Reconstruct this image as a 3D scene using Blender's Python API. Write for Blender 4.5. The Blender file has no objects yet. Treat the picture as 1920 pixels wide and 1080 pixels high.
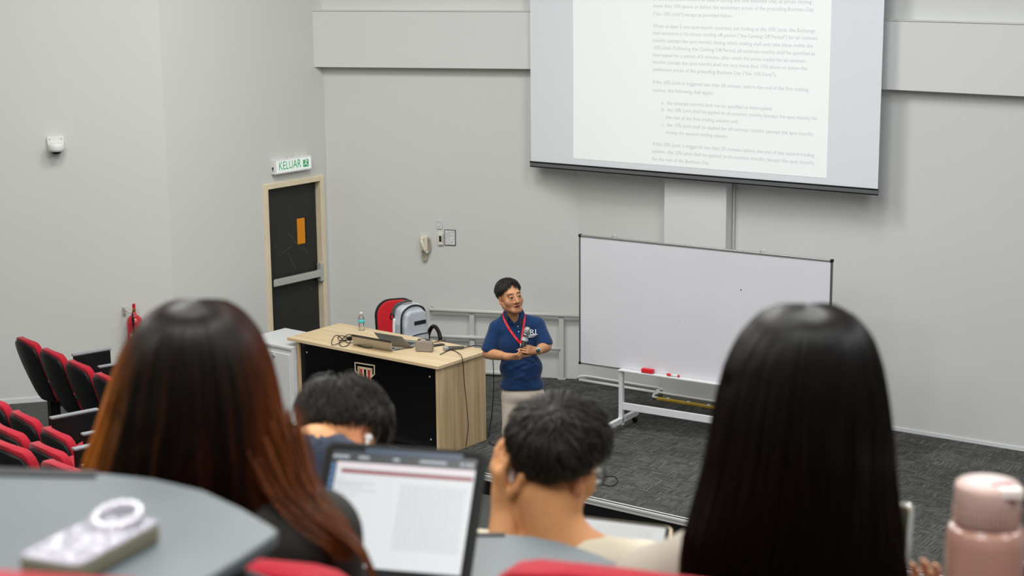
import bpy, bmesh, math, random
import numpy as np
from mathutils import Matrix, Vector
random.seed(7); rng = np.random.default_rng(7)
S = bpy.context.scene
COL = S.collection
PI = math.pi

# ------------------------------------------------------------------ camera, world, exposure, lamps
FPX = 3300.0; EYE = 4.6
PITCH = math.radians(12.11); ROLL = math.radians(-.53)
_cp, _sp = math.cos(PITCH), math.sin(PITCH)
FW = np.array([0, _cp, -_sp]); _rt = np.array([1., 0, 0]); _up = np.array([0, _sp, _cp])
_c, _s = math.cos(ROLL), math.sin(ROLL)
CR = _c*_rt + _s*_up; CU = -_s*_rt + _c*_up
cam_data = bpy.data.cameras.new('camera'); cam = bpy.data.objects.new('camera', cam_data); COL.objects.link(cam)
cam.matrix_world = Matrix(((CR[0], CU[0], -FW[0], 0), (CR[1], CU[1], -FW[1], 0), (CR[2], CU[2], -FW[2], EYE), (0, 0, 0, 1)))
cam_data.sensor_width = 36; cam_data.lens = FPX/1920*36; cam_data.clip_start = .05; cam_data.clip_end = 100
cam_data.dof.use_dof = True; cam_data.dof.focus_distance = 14.6; cam_data.dof.aperture_fstop = 4.7
S.camera = cam
S.view_settings.view_transform = 'Standard'; S.view_settings.look = 'None'
S.view_settings.gamma = 1; S.view_settings.use_curve_mapping = False
S.view_settings.exposure = 0.06
W = bpy.data.worlds.new('world'); S.world = W; W.use_nodes = True
W.node_tree.nodes['Background'].inputs[0].default_value = (.6, .63, .66, 1)
W.node_tree.nodes['Background'].inputs[1].default_value = .15
CEIL = 6.7
LAMPS = [(x, y) for y in (1.2, 5.2, 9.2) for x in (-4.2, -.4, 3.4)]+[(-3.0, 12.3), (-.9, 12.9), (1.8, 12.3)]
LAMP_W = 118
for lx, ly in LAMPS:
    ld = bpy.data.lights.new('ceiling_lamp', 'AREA'); ld.shape = 'RECTANGLE'; ld.size = 1.3; ld.size_y = 1.3
    ld.energy = LAMP_W*{-3.0: .95, -.9: 1.25, 1.8: .72}.get(lx, 1); ld.color = (1.0, 1.0, .975) if lx < 1 else (.97, .99, 1.02)
    lo = bpy.data.objects.new('ceiling_lamp', ld); COL.objects.link(lo); lo.location = (lx, ly, CEIL-.08)

# ------------------------------------------------------------------ pixel -> point helpers (photograph taken as 1920x1080)
O3 = np.array([0, 0, EYE])
def ray(x, y): return FW + (x-960)/FPX*CR - (y-540)/FPX*CU
def fl(x, y, z=0): d = ray(x, y); return O3 + d*((z-EYE)/d[2])
def at(x, y, Y): d = ray(x, y); return O3 + d*(Y/d[1])
def pl(x, y, p, n): d = ray(x, y); return O3 + d*(np.dot(np.asarray(p)-O3, n)/np.dot(d, n))

# ------------------------------------------------------------------ materials
def lin(c):
    if isinstance(c, str): c = tuple(int(c[i:i+2], 16)/255 for i in (0, 2, 4))
    return tuple(v/12.92 if v <= .04045 else ((v+.055)/1.055)**2.4 for v in c)
MATS = {}
def mat(name, color, rough=.5, metal=0., bump=0., bscale=80., var=0., vscale=6., spec=.5, emit=None, estr=0., trans=0., ior=1.45, attr=None, stretch=None, coat=0., sheen=0.):
    if name in MATS: return MATS[name]
    m = bpy.data.materials.new(name); m.use_nodes = True; nt = m.node_tree; N = nt.nodes; L = nt.links
    b = N['Principled BSDF']; col = lin(color)
    b.inputs['Base Color'].default_value = (*col, 1); b.inputs['Roughness'].default_value = rough
    b.inputs['Metallic'].default_value = metal; b.inputs['Specular IOR Level'].default_value = spec
    b.inputs['Transmission Weight'].default_value = trans; b.inputs['IOR'].default_value = ior
    b.inputs['Coat Weight'].default_value = coat; b.inputs['Sheen Weight'].default_value = sheen
    if emit is not None:
        b.inputs['Emission Color'].default_value = (*lin(emit), 1); b.inputs['Emission Strength'].default_value = estr
    tc = N.new('ShaderNodeTexCoord'); vec = tc.outputs['Object']
    if stretch:
        mp = N.new('ShaderNodeMapping'); mp.inputs['Scale'].default_value = stretch; L.new(vec, mp.inputs['Vector']); vec = mp.outputs['Vector']
    src = None
    if attr:
        a = N.new('ShaderNodeAttribute'); a.attribute_name = attr; src = a.outputs['Color']
    if var > 0:
        n = N.new('ShaderNodeTexNoise'); n.inputs['Scale'].default_value = vscale; n.inputs['Detail'].default_value = 5
        L.new(vec, n.inputs['Vector'])
        r = N.new('ShaderNodeMapRange'); r.inputs[1].default_value = .3; r.inputs[2].default_value = .7
        r.inputs[3].default_value = 1-var; r.inputs[4].default_value = 1+var; L.new(n.outputs['Fac'], r.inputs[0])
        mx = N.new('ShaderNodeVectorMath'); mx.operation = 'SCALE'
        if src: L.new(src, mx.inputs[0])
        else: mx.inputs[0].default_value = col
        L.new(r.outputs[0], mx.inputs['Scale']); src = mx.outputs[0]
    if src: L.new(src, b.inputs['Base Color'])
    if bump > 0:
        n2 = N.new('ShaderNodeTexNoise'); n2.inputs['Scale'].default_value = bscale; n2.inputs['Detail'].default_value = 3
        L.new(vec, n2.inputs['Vector'])
        bp = N.new('ShaderNodeBump'); bp.inputs['Strength'].default_value = bump; bp.inputs['Distance'].default_value = .004
        L.new(n2.outputs['Fac'], bp.inputs['Height']); L.new(bp.outputs[0], b.inputs['Normal'])
    MATS[name] = m; return m

def carpet_mat():
    m = bpy.data.materials.new('carpet'); m.use_nodes = True; nt = m.node_tree; N = nt.nodes; L = nt.links; b = N['Principled BSDF']
    tc = N.new('ShaderNodeTexCoord'); oi = N.new('ShaderNodeObjectInfo')
    off = N.new('ShaderNodeVectorMath'); off.operation = 'SCALE'; off.inputs[0].default_value = (7.3, 3.1, 0); L.new(oi.outputs['Random'], off.inputs['Scale'])
    ad = N.new('ShaderNodeVectorMath'); L.new(tc.outputs['Object'], ad.inputs[0]); L.new(off.outputs[0], ad.inputs[1])
    ck = N.new('ShaderNodeTexChecker'); ck.inputs['Scale'].default_value = 4.0; ck.inputs['Color1'].default_value = (0, 0, 0, 1); ck.inputs['Color2'].default_value = (1, 1, 1, 1)
    fz = N.new('ShaderNodeVectorMath'); fz.inputs[1].default_value = (.1251, .1251, .013); L.new(tc.outputs['Object'], fz.inputs[0]); L.new(fz.outputs[0], ck.inputs['Vector'])
    sp = N.new('ShaderNodeSeparateXYZ'); L.new(ad.outputs[0], sp.inputs[0]); cb = N.new('ShaderNodeCombineXYZ'); L.new(sp.outputs[1], cb.inputs[0]); L.new(sp.outputs[0], cb.inputs[1])
    mv = N.new('ShaderNodeMix'); mv.data_type = 'VECTOR'; L.new(ck.outputs['Fac'], mv.inputs['Factor']); L.new(ad.outputs[0], mv.inputs[4]); L.new(cb.outputs[0], mv.inputs[5])
    class _A: outputs = [mv.outputs[1]]
    ad = _A
    dn = N.new('ShaderNodeTexNoise'); dn.inputs['Scale'].default_value = 8; L.new(ad.outputs[0], dn.inputs['Vector'])
    ds = N.new('ShaderNodeVectorMath'); ds.operation = 'SCALE'; ds.inputs['Scale'].default_value = .07; L.new(dn.outputs['Color'], ds.inputs[0])
    a2 = N.new('ShaderNodeVectorMath'); L.new(ad.outputs[0], a2.inputs[0]); L.new(ds.outputs[0], a2.inputs[1])
    br = N.new('ShaderNodeTexBrick'); br.inputs['Scale'].default_value = 1; br.inputs['Brick Width'].default_value = .19; br.inputs['Row Height'].default_value = .034
    br.inputs['Mortar Size'].default_value = .004; br.inputs['Mortar Smooth'].default_value = .6; br.offset = .37; br.squash = 1
    br.inputs['Color1'].default_value = (*lin('40403e'), 1); br.inputs['Color2'].default_value = (*lin('575754'), 1); br.inputs['Mortar'].default_value = (*lin('353534'), 1)
    L.new(a2.outputs[0], br.inputs['Vector'])
    mp = N.new('ShaderNodeMapping'); mp.inputs['Scale'].default_value = (4, 60, 4); L.new(ad.outputs[0], mp.inputs['Vector'])
    n = N.new('ShaderNodeTexNoise'); n.inputs['Scale'].default_value = 1.5; n.inputs['Detail'].default_value = 4; L.new(mp.outputs[0], n.inputs['Vector'])
    r = N.new('ShaderNodeMapRange'); r.inputs[1].default_value = .3; r.inputs[2].default_value = .7; r.inputs[3].default_value = .5; r.inputs[4].default_value = 1.55; L.new(n.outputs['Fac'], r.inputs[0])
    r2 = N.new('ShaderNodeMapRange'); r2.inputs[3].default_value = .86; r2.inputs[4].default_value = 1.14; L.new(oi.outputs['Random'], r2.inputs[0])
    mm = N.new('ShaderNodeMath'); mm.operation = 'MULTIPLY'; L.new(r.outputs[0], mm.inputs[0]); L.new(r2.outputs[0], mm.inputs[1])
    sc = N.new('ShaderNodeVectorMath'); sc.operation = 'SCALE'; L.new(br.outputs['Color'], sc.inputs[0]); L.new(mm.outputs[0], sc.inputs['Scale'])
    L.new(sc.outputs[0], b.inputs['Base Color']); b.inputs['Roughness'].default_value = .95; b.inputs['Specular IOR Level'].default_value = .2
    bp = N.new('ShaderNodeBump'); bp.inputs['Strength'].default_value = .5; bp.inputs['Distance'].default_value = .004; L.new(n.outputs['Fac'], bp.inputs['Height']); L.new(bp.outputs[0], b.inputs['Normal'])
    return m

def wood_mat(name, c1, c2, axis):
    m = bpy.data.materials.new(name); m.use_nodes = True; nt = m.node_tree; N = nt.nodes; L = nt.links; b = N['Principled BSDF']
    tc = N.new('ShaderNodeTexCoord'); mp = N.new('ShaderNodeMapping'); sc = [26, 26, 26]; sc[axis] = 1.1; mp.inputs['Scale'].default_value = sc
    L.new(tc.outputs['Object'], mp.inputs['Vector'])
    n = N.new('ShaderNodeTexNoise'); n.inputs['Scale'].default_value = 1.; n.inputs['Detail'].default_value = 6; n.inputs['Distortion'].default_value = .4; L.new(mp.outputs[0], n.inputs['Vector'])
    cr = N.new('ShaderNodeValToRGB'); cr.color_ramp.elements[0].position = .32; cr.color_ramp.elements[1].position = .68
    cr.color_ramp.elements[0].color = (*lin(c1), 1); cr.color_ramp.elements[1].color = (*lin(c2), 1)
    L.new(n.outputs['Fac'], cr.inputs[0]); L.new(cr.outputs[0], b.inputs['Base Color']); b.inputs['Roughness'].default_value = .42
    return m

PAINT = mat('wall_paint', 'cccdc9', .6, bump=.12, bscale=120, var=.012, vscale=.8, spec=.3)
PAINT_B = mat('beam_paint', 'd0d1ce', .6, bump=.1, bscale=120, var=.01, vscale=.8, spec=.3)
CEILM = mat('ceiling_white', 'dcdcd8', .8)
CARPET = carpet_mat()
CARPET2 = mat('tier_carpet', '4b4b49', .95, bump=.4, bscale=200, var=.25, vscale=60, spec=.2)
BLACKP = mat('black_plastic', '0d0e0f', .5, bump=.15, bscale=300, spec=.35)
BLACKM = mat('black_gloss', '0b0c0d', .3)
GREYP = mat('grey_plastic', '83878b', .45)
TABL = mat('tablet_laminate', '575e61', .48, var=.03, vscale=5)
RED = mat('red_fabric', 'a01527', .9, bump=.3, bscale=500, sheen=.15, spec=.2)
WHITEP = mat('white_plastic', 'dcdcda', .4)
CREAM = mat('cream_frame', 'dccdb0', .5, var=.05, vscale=9)
DOORM = mat('door_charcoal', '262724', .6, var=.12, vscale=3, stretch=(1, 1, .4))
STEEL = mat('brushed_steel', 'c6c6c1', .4, metal=.45, bump=.05)
ALU = mat('aluminium', 'c6c8c8', .35, metal=.9)
CHROME = mat('chrome', 'd8d8d8', .15, metal=1)
WOOD_TOP = wood_mat('oak_laminate_top', 'cfb58b', 'dfc9a4', 0)
WOOD_SIDE = wood_mat('oak_laminate_side', 'bb9d73', 'd6bc95', 2)
WHITEM = mat('white_metal', 'd5d7d8', .4)
PIPE = mat('pipe_paint', 'c3c4bf', .45)

# ------------------------------------------------------------------ mesh builder
class MB:
    def __init__(s): s.v = []; s.f = []; s.m = []; s.sm = []
    def add(s, verts, faces, mi=0, M=None, smooth=False):
        b = len(s.v)
        for p in verts:
            p = Vector(p); s.v.append(tuple(M @ p) if M is not None else tuple(p))
        for f in faces: s.f.append([b+i for i in f]); s.m.append(mi); s.sm.append(smooth)
        return s
    def box(s, c, h, M=None, mi=0):
        x, y, z = c; a, b, d = h
        v = [(x+i*a, y+j*b, z+k*d) for k in (-1, 1) for j in (-1, 1) for i in (-1, 1)]
        return s.add(v, [(0, 2, 3, 1), (4, 5, 7, 6), (0, 1, 5, 4), (2, 6, 7, 3), (0, 4, 6, 2), (1, 3, 7, 5)], mi, M)
    def prism(s, poly, a, b, M=None, mi=0, axis='z', smooth=False):   # polygon (2d) swept from a to b along an axis
        n = len(poly)
        def P(p, t): return {'z': (p[0], p[1], t), 'y': (p[0], t, p[1]), 'x': (t, p[0], p[1])}[axis]
        v = [P(p, a) for p in poly] + [P(p, b) for p in poly]
        f = [list(range(n))[::-1], list(range(n, 2*n))] + [(i, (i+1) % n, n+(i+1) % n, n+i) for i in range(n)]
        if axis == 'y': f = [g[::-1] for g in f]
        return s.add(v, f, mi, M, smooth)
    def cyl(s, a, b, r1, r2=None, n=12, M=None, mi=0, smooth=True): return s.tube([a, b], [r1, r1 if r2 is None else r2], n, M, mi, smooth)
    def tube(s, pts, r, n=8, M=None, mi=0, smooth=True, closed=False, flat=None):
        pts = [Vector(p) for p in pts]; k = len(pts)
        if not hasattr(r, '__len__'): r = [r]*k
        v = []; up = None
        for i, p in enumerate(pts):
            if closed: t = pts[(i+1) % k]-pts[i-1]
            else: t = pts[min(i+1, k-1)]-pts[max(i-1, 0)]
            t.normalize()
            if up is None: up = Vector((0, 0, 1)) if abs(t.z) < .9 else Vector((1, 0, 0))
            x = up.cross(t); x.normalize(); y = t.cross(x); up = y
            for j in range(n):
                a = 2*PI*j/n; ca, sa = math.cos(a), math.sin(a)
                if flat: sa *= flat
                v.append(p + (x*ca + y*sa)*r[i])
        f = []
        for i in range(k if closed else k-1):
            i2 = (i+1) % k
            for j in range(n): f.append((i*n+j, i*n+(j+1) % n, i2*n+(j+1) % n, i2*n+j))
        if not closed: f += [tuple(range(n))[::-1], tuple(range((k-1)*n, k*n))]
        return s.add(v, f, mi, M, smooth)
    def lathe(s, prof, n=24, M=None, mi=0, smooth=True):     # prof: (radius, z) bottom to top
        v = []; f = []; k = len(prof)
        for r, z in prof:
            for j in range(n): v.append((r*math.cos(2*PI*j/n), r*math.sin(2*PI*j/n), z))
        for i in range(k-1):
            for j in range(n): f.append((i*n+j, i*n+(j+1) % n, (i+1)*n+(j+1) % n, (i+1)*n+j))
        f += [tuple(range(n))[::-1], tuple(range((k-1)*n, k*n))]
        return s.add(v, f, mi, M, smooth)
    def ball(s, c, r, M=None, mi=0, nu=12, nv=8):
        if not hasattr(r, '__len__'): r = (r, r, r)
        v = [(c[0], c[1], c[2]-r[2])]
        for i in range(1, nv):
            t = -PI/2+PI*i/nv
            for j in range(nu): v.append((c[0]+r[0]*math.cos(t)*math.cos(2*PI*j/nu), c[1]+r[1]*math.cos(t)*math.sin(2*PI*j/nu), c[2]+r[2]*math.sin(t)))
        v.append((c[0], c[1], c[2]+r[2])); f = []; e = len(v)-1
        for j in range(nu):
            f.append((0, 1+(j+1) % nu, 1+j)); f.append((e, e-nu+j, e-nu+(j+1) % nu))
            for i in range(nv-2): f.append((1+i*nu+j, 1+i*nu+(j+1) % nu, 1+(i+1)*nu+(j+1) % nu, 1+(i+1)*nu+j))
        return s.add(v, f, mi, M, True)
    def build(s, name, mats, parent=None, bevel=0., seg=2, smooth=None):
        me = bpy.data.meshes.new(name); me.from_pydata(s.v, [], s.f)
        if not isinstance(mats, (list, tuple)): mats = [mats]
        for m in mats: me.materials.append(m)
        me.polygons.foreach_set('material_index', s.m)
        me.polygons.foreach_set('use_smooth', [bool(x) if smooth is None else smooth for x in s.sm])
        me.update()
        o = bpy.data.objects.new(name, me); COL.objects.link(o)
        if parent is not None: o.parent = parent
        if bevel > 0:
            b = o.modifiers.new('bevel', 'BEVEL'); b.width = bevel; b.segments = seg; b.limit_method = 'ANGLE'; b.angle_limit = math.radians(40)
        return o

def tag(o, label=None, cat=None, group=None, kind=None):
    if label: o['label'] = label
    if cat: o['category'] = cat
    if group: o['group'] = group
    if kind: o['kind'] = kind
    return o
def thing(name, label, cat, loc=(0, 0, 0), rz=0., group=None, M=None):
    o = bpy.data.objects.new(name, None); COL.objects.link(o); o.empty_display_size = .1
    if M is not None: o.matrix_world = M
    else: o.location = [float(v) for v in loc]; o.rotation_euler = (0, 0, rz)
    return tag(o, label, cat, group)
def empty_struct(name):
    o = bpy.data.objects.new(name, None); COL.objects.link(o); o['kind'] = 'structure'; return o
def struct(name, mb, m, parent=None, bevel=0.):
    o = mb.build(name, m, parent, bevel)
    if parent is None: o['kind'] = 'structure'
    return o
def copy_tree(o, parent=None):
    c = o.copy(); COL.objects.link(c)
    if parent is not None: c.parent = parent
    for ch in list(o.children): copy_tree(ch, c)
    return c
def rrect(w, h, r, n=5, cx=0, cy=0):
    p = []
    for sx, sy, a0 in ((1, 1, 0), (-1, 1, 90), (-1, -1, 180), (1, -1, 270)):
        for i in range(n+1):
            a = math.radians(a0+90*i/n); p.append((cx+sx*(w/2-r)+r*math.cos(a), cy+sy*(h/2-r)+r*math.sin(a)))
    return p
def frame(o, deg):      # x along a wall to the right, y into the wall, z up
    return Matrix.Translation(Vector([float(v) for v in o])) @ Matrix.Rotation(math.radians(deg), 4, 'Z')
class Wall:
    def __init__(s, o, deg):
        s.o = np.array(o, float); s.deg = deg; a = math.radians(deg)
        s.d = np.array([math.cos(a), math.sin(a), 0]); s.n = np.array([-math.sin(a), math.cos(a), 0]); s.M = frame(o, deg)
    def w(s, x, y, off=0): return pl(x, y, s.o-off*s.n, s.n)            # world point on the wall, off metres in front of it
    def l(s, x, y, off=0): p = s.w(x, y, off)-s.o; return (float(p@s.d), -off, float(p[2]))
    def at(s, l): return s.M @ Matrix.Translation(Vector(l))
def text(body, parent, loc, width, m, name='lettering', rot=(PI/2, 0, 0), height=None, bold=0.):
    cu = bpy.data.curves.new(name, 'FONT'); cu.body = body; cu.resolution_u = 3; cu.size = 1; cu.offset = bold; cu.materials.append(m)
    o = bpy.data.objects.new(name, cu); COL.objects.link(o); o.parent = parent; o.location = loc; o.rotation_euler = rot
    TEXTS.append((o, width, height)); return o
TEXTS = []

# ------------------------------------------------------------------ room shell
corner = None
WF = Wall((.1, 17.18, 0), -12)
c0 = pl(615, 400, WF.o, WF.n); c0[2] = 0
WL = Wall(c0, 50)
bend = pl(322, 500, WL.o, WL.n); bend[2] = 0
WL2 = Wall(bend, 14)
WR = Wall((1.434, 16.537, 0), -34)
A = np.array([[WF.d[0], -WR.d[0]], [WF.d[1], -WR.d[1]]]); t = np.linalg.solve(A, (WR.o-WF.o)[:2]); cFR = WF.o+WF.d*t[0]
ZT, ZB = CEIL, -.4
farL = bend - WL2.d*6.0; farR = cFR + WR.d*9.0
backL = np.array([farL[0]-.6, -3.2, 0]); backR = np.array([farR[0]+.8, -3.2, 0])
TH = .15
def facet(mb, a, b, z0=ZB, z1=ZT):         # solid slab behind the segment a->b (seen left to right)
    a = np.asarray(a); b = np.asarray(b); d = (b-a)/np.linalg.norm(b-a); n = np.array([-d[1], d[0], 0])
    q = [a, b, b+n*TH, a+n*TH]
    mb.prism([(float(p[0]), float(p[1])) for p in q], z0, z1)
LEFT_Z = WL2.w(80, 752.5)[2]                # height of the raised floor along the left wall
# door opening in the left wall
dl, dr = WL.l(498, 360)[0], WL.l(601, 345)[0]
dtop = WL.l(560, 341)[2]
wl = MB()
facet(wl, WL2.o-WL2.d*6.0, WL2.o)
facet(wl, WL.o+WL.d*(-np.linalg.norm(bend-c0)), WL.o+WL.d*dl)
facet(wl, WL.o+WL.d*dl, WL.o+WL.d*dr, dtop, ZT)
facet(wl, WL.o+WL.d*dr, WL.o)
facet(wl, backL, farL)
struct('wall_left', wl, PAINT)
wf = MB(); facet(wf, c0-WF.d*.0, cFR); facet(wf, cFR, farR); struct('wall_front', wf, PAINT)
wr = MB(); facet(wr, farR, backR); struct('wall_right', wr, PAINT)
wb = MB(); facet(wb, backR, backL); struct('wall_back', wb, PAINT)
outline = [backL, backR, farR, cFR, c0, bend, farL]
ce = MB(); ce.prism([(float(p[0])*1.02, float(p[1])*1.02) for p in outline], CEIL, CEIL+.1); struct('ceiling', ce, CEILM)
for i, (lx, ly) in enumerate(LAMPS):
    t_ = thing('ceiling_light', 'square white ceiling light panel set into the ceiling', 'light', (lx, ly, CEIL-.001), group='ceiling light panels')
    m_ = MB()
    for sx, sy, hx, hy in ((0, 1, .66, .03), (0, -1, .66, .03), (1, 0, .03, .66), (-1, 0, .03, .66)): m_.box((sx*.63, sy*.63, -.02), (hx, hy, .02))
    m_.build('frame', WHITEM, t_)

# stage: edge line, polygon, carpet tiles
e1, e2 = fl(1117, 939), fl(1285, 977)
ed = (e2-e1)/np.linalg.norm(e2-e1); en = np.array([-ed[1], ed[0], 0])
eL = e1-ed*4.3; eR = e1+ed*9.0
floor = empty_struct('floor')
def clip(poly, p, n):
    out = []
    for i in range(len(poly)):
        a, b = poly[i], poly[(i+1) % len(poly)]; da, db = (a-p)@n, (b-p)@n
        if da >= 0: out.append(a)
        if da*db < 0: out.append(a+(b-a)*(da/(da-db)))
    return out
planes = [(e1+en*.075, en), (WF.o-WF.n*.002, -WF.n), (WR.o-WR.n*.002, -WR.n), (WL.o-WL.n*.002, -WL.n)]
ang = math.radians(-35); ux = np.array([math.cos(ang), math.sin(ang), 0]); uy = np.array([-ux[1], ux[0], 0]); org = np.array([1.2, 14.6, 0]); TS = .5
full_mesh = None; ntile = 0
for i in range(-9, 11):
    for j in range(-8, 9):
        c = org+ux*(i+.5)*TS+uy*(j+.5)*TS
        poly = [c+ux*a*TS/2+uy*b*TS/2 for a, b in ((-.997, -.997), (.997, -.997), (.997, .997), (-.997, .997))]
        full = all(all((p-q)@n >= 0 for p in poly) for q, n in planes)
        for q, n in planes:
            if len(poly) >= 3: poly = clip(poly, q, n)
        if len(poly) < 3 or c[0] < -3.4: continue
        ar = abs(sum(poly[k][0]*poly[(k+1) % len(poly)][1]-poly[(k+1) % len(poly)][0]*poly[k][1] for k in range(len(poly))))/2
        if ar < .01: continue
        rot = ang + (PI/2 if (i+j) % 2 else 0)
        if full and full_mesh is not None:
            o = bpy.data.objects.new('carpet_tile', full_mesh); COL.objects.link(o); o.parent = floor
        else:
            ca, sa = math.cos(-rot), math.sin(-rot)
            lp = [((p-c)[0]*ca-(p-c)[1]*sa, (p-c)[0]*sa+(p-c)[1]*ca) for p in poly]
            o = MB().prism(lp, -.008, 0).build('carpet_tile', CARPET, floor)
            if full: full_mesh = o.data
        o.location = (float(c[0]), float(c[1]), 0); o.rotation_euler = (0, 0, rot); ntile += 1
def inset(poly): return [(float(p[0]), float(p[1])) for p in poly]
MB().prism(inset([eL+en*.02, eR+en*.02, farR-WR.n*.0, cFR, c0, WL.o+WL.d*-.9, eL+en*2.2]), -.2, -.009).build('stage_platform', BLACKP, floor)
st = MB()
st.prism(inset([eL, eR, eR+en*.06, eL+en*.06]), -.012, .004)
NOS = mat('nosing_alu', 'd9d9d6', .4, metal=.25)
st.build('stage_nosing', NOS, floor)
MB().prism(inset([eL+en*.018, eR+en*.018, eR+en*.036, eL+en*.036]), .004, .006).build('nosing_insert', BLACKP, floor)
MB().prism(inset([eL+en*.01, eR+en*.01, eR+en*.02, eL+en*.02]), -.045, -.012).build('nosing_lip', NOS, floor)
MB().prism(inset([backL, backR, farR, cFR, c0, bend, farL]), -.3, -.17).build('lower_floor', CARPET2, floor)
# raised floor along the left wall and the seating tiers
rowd = ed
MB().prism(inset([bend-WL2.d*.15, WL2.o-WL2.d*6, WL2.o-WL2.d*6-WL2.n*5, fl(150, 830, LEFT_Z), fl(330, 752, LEFT_Z)]), -.17, LEFT_Z).build('left_platform', CARPET2, floor)
TIERS = [(12.4, .30), (11.0, .45), (9.9, .58), (9.0, .75), (8.0, 1.0), (7.0, 1.33), (6.0, 1.68), (5.0, 2.05), (4.0, 2.4), (3.05, 2.78), (1.95, 3.13), (.85, 3.5), (-.3, 3.75)]
for i, (y0, z) in enumerate(TIERS):
    y1 = TIERS[i+1][0] if i+1 < len(TIERS) else -3.2
    x0, x1 = -7.5, 6.5
    if i < 4: continue
    MB().prism([(x0, y1-.1*x0), (x1, y1-.1*x1), (x1, y0-.1*x1), (x0, y0-.1*x0)], -.3, z).build('seating_tier', CARPET2, floor)
# beams, column, baseboards
def wall_box(name, wall, x0, x1, z0, z1, dep, m=PAINT_B, bev=.004):
    o = MB().box(((x0+x1)/2, -dep/2, (z0+z1)/2), ((x1-x0)/2, dep/2, (z1-z0)/2)).build(name, m, None, bev)
    o.matrix_world = wall.M; o['kind'] = 'structure'; return o
lenF = np.linalg.norm(cFR-c0)
xF0 = float((c0-WF.o)@WF.d); xF1 = float((cFR-WF.o)@WF.d)
xR0 = float((cFR-WR.o)@WR.d)
wall_box('trim_1', WF, xF0-.12, xF1+.02, 3.1, 3.65, .11)
wall_box('trim_2', WR, xR0+.0, xR0+8.9, 3.06, 3.65, .11)
# thin capping ledge along the beam tops
def ledge(name, wall, x0, x1): return wall_box(name, wall, x0, x1, 3.65, 3.657, .118, PAINT, 0)
ledge('trim_3', WF, xF0-.1, xF1+.02); ledge('trim_4', WR, xR0, xR0+8.9)
cx0, cx1 = WR.l(1245, 420, .15)[0], WR.l(1361, 420, .15)[0]
wall_box('pillar', WR, cx0, cx1, 0, 3.06, .15, mat('pillar_paint', 'd2d3d2', .6, spec=.3))
o = MB().box((-3, -.006, LEFT_Z+.02), (3, .006, .025)).build('baseboard_left', WHITEM); o.matrix_world = WL2.M; o['kind'] = 'structure'
wall_box('baseboard_front', WR, cx1+.02, xR0+8.9, 0, .035, .012, WHITEM, .002)
o = MB().cyl((0, -.02, 0), (0, -.02, 2.95), .011, n=10).build('pipe', PIPE); o.name = 'wall_conduit'
o.matrix_world = WR.M @ Matrix.Translation((cx1+.014, 0, .03)); tag(o, 'thin vertical conduit pipe running down beside the pillar', 'pipe')

# ------------------------------------------------------------------ door in the left wall
d = empty_struct('door_1'); d.matrix_world = WL.M
zf = 0.0
m_ = MB()
for x0, x1, z0, z1 in ((dl-.035, dl+.02, zf, dtop+.03), (dr-.02, dr+.035, zf, dtop+.03), (dl+.02, dr-.02, dtop-.025, dtop+.03)):
    m_.box(((x0+x1)/2, .03, (z0+z1)/2), ((x1-x0)/2, .05, (z1-z0)/2))
m_.build('door_frame', CREAM, d, .006)
MB().box(((dl+dr)/2, .075, (dtop-.025)/2), ((dr-dl)/2-.022, .02, (dtop-.03)/2)).build('door_leaf', DOORM, d, .003)
px0 = WL.l(557, 432, -.055); px1 = WL.l(571, 432, -.055); pz1 = WL.l(564, 409, -.055)[2]; pz0 = WL.l(564, 457, -.055)[2]
MB().box(((px0[0]+px1[0])/2, .052, (pz0+pz1)/2), ((px1[0]-px0[0])/2, .003, (pz1-pz0)/2)).build('vision_panel', mat('orange_film', 'dd8a08', .45), d)
MB().box((px1[0]+.012, .0525, (pz0+pz1)/2), (.012, .003, (pz1-pz0)/2+.004)).build('panel_edge', BLACKM, d)
bz = 1.02
b_ = MB(); b_.box(((dl+dr)/2, .0, bz), ((dr-dl)/2-.045, .022, .034)); b_.build('push_bar', STEEL, d, .006)
b_ = MB(); b_.box((dr-.035, .005, bz+.01), (.022, .03, .095)); b_.box((dr-.035, .035, bz), (.015, .025, .03)); b_.build('latch_case', STEEL, d, .008)
b_ = MB(); b_.box((dl+.035, .02, bz), (.022, .035, .045)); b_.build('bar_end_cap', BLACKP, d, .006)
sc_ = MB()
for (x, z, L_, a) in ((-.45, 1.42, .17, -50), (-.52, 1.32, .15, 20), (-.47, 1.2, .2, -62), (-.28, 1.28, .1, -45), (-.68, 1.38, .05, -60), (-.22, .86, .07, -50)):
    sc_.box((0, .0545, 0), (L_/2, .0006, .0018), Matrix.Translation((x, 0, z)) @ Matrix.Rotation(math.radians(-a), 4, 'Y'))
sc_.build('scratches', mat('door_scratch', '5d5c55', .7), d)
# exit sign
GREEN = mat('sign_green', '14a058', .5, emit='14a058', estr=.15)
l0 = WL.l(516, 328, .06); l1 = WL.l(584, 317, .06)
sw = l1[0]-l0[0]; sh = WL.l(516, 301, .06)[2]-l0[2]
t_ = thing('exit_sign', 'white box exit sign with green lettering above the black door', 'exit sign', M=WL.at((l0[0], 0, l0[2])))
MB().box((sw/2, -.03, sh/2), (sw/2, .03, sh/2)).build('sign_body', WHITEP, t_, .004)
MB().box((sw/2+.008, -.0615, sh/2), (sw/2-.012, .0015, sh/2-.012)).build('sign_face', mat('sign_face', 'dfe6e4', .3, emit='e6ecea', estr=.25), t_)
text('KELUAR', t_, (.045, -.064, .04), sw*.6, GREEN, height=sh-.06)
e_ = MB(); ex = sw*.76; e_.box((ex+.04, -.0635, sh/2), (.036, .0006, sh/2-.035)); e_.build('running_figure_panel', GREEN, t_)
e_ = MB(); WH = mat('sign_white', 'eef2f0', .4)
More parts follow.
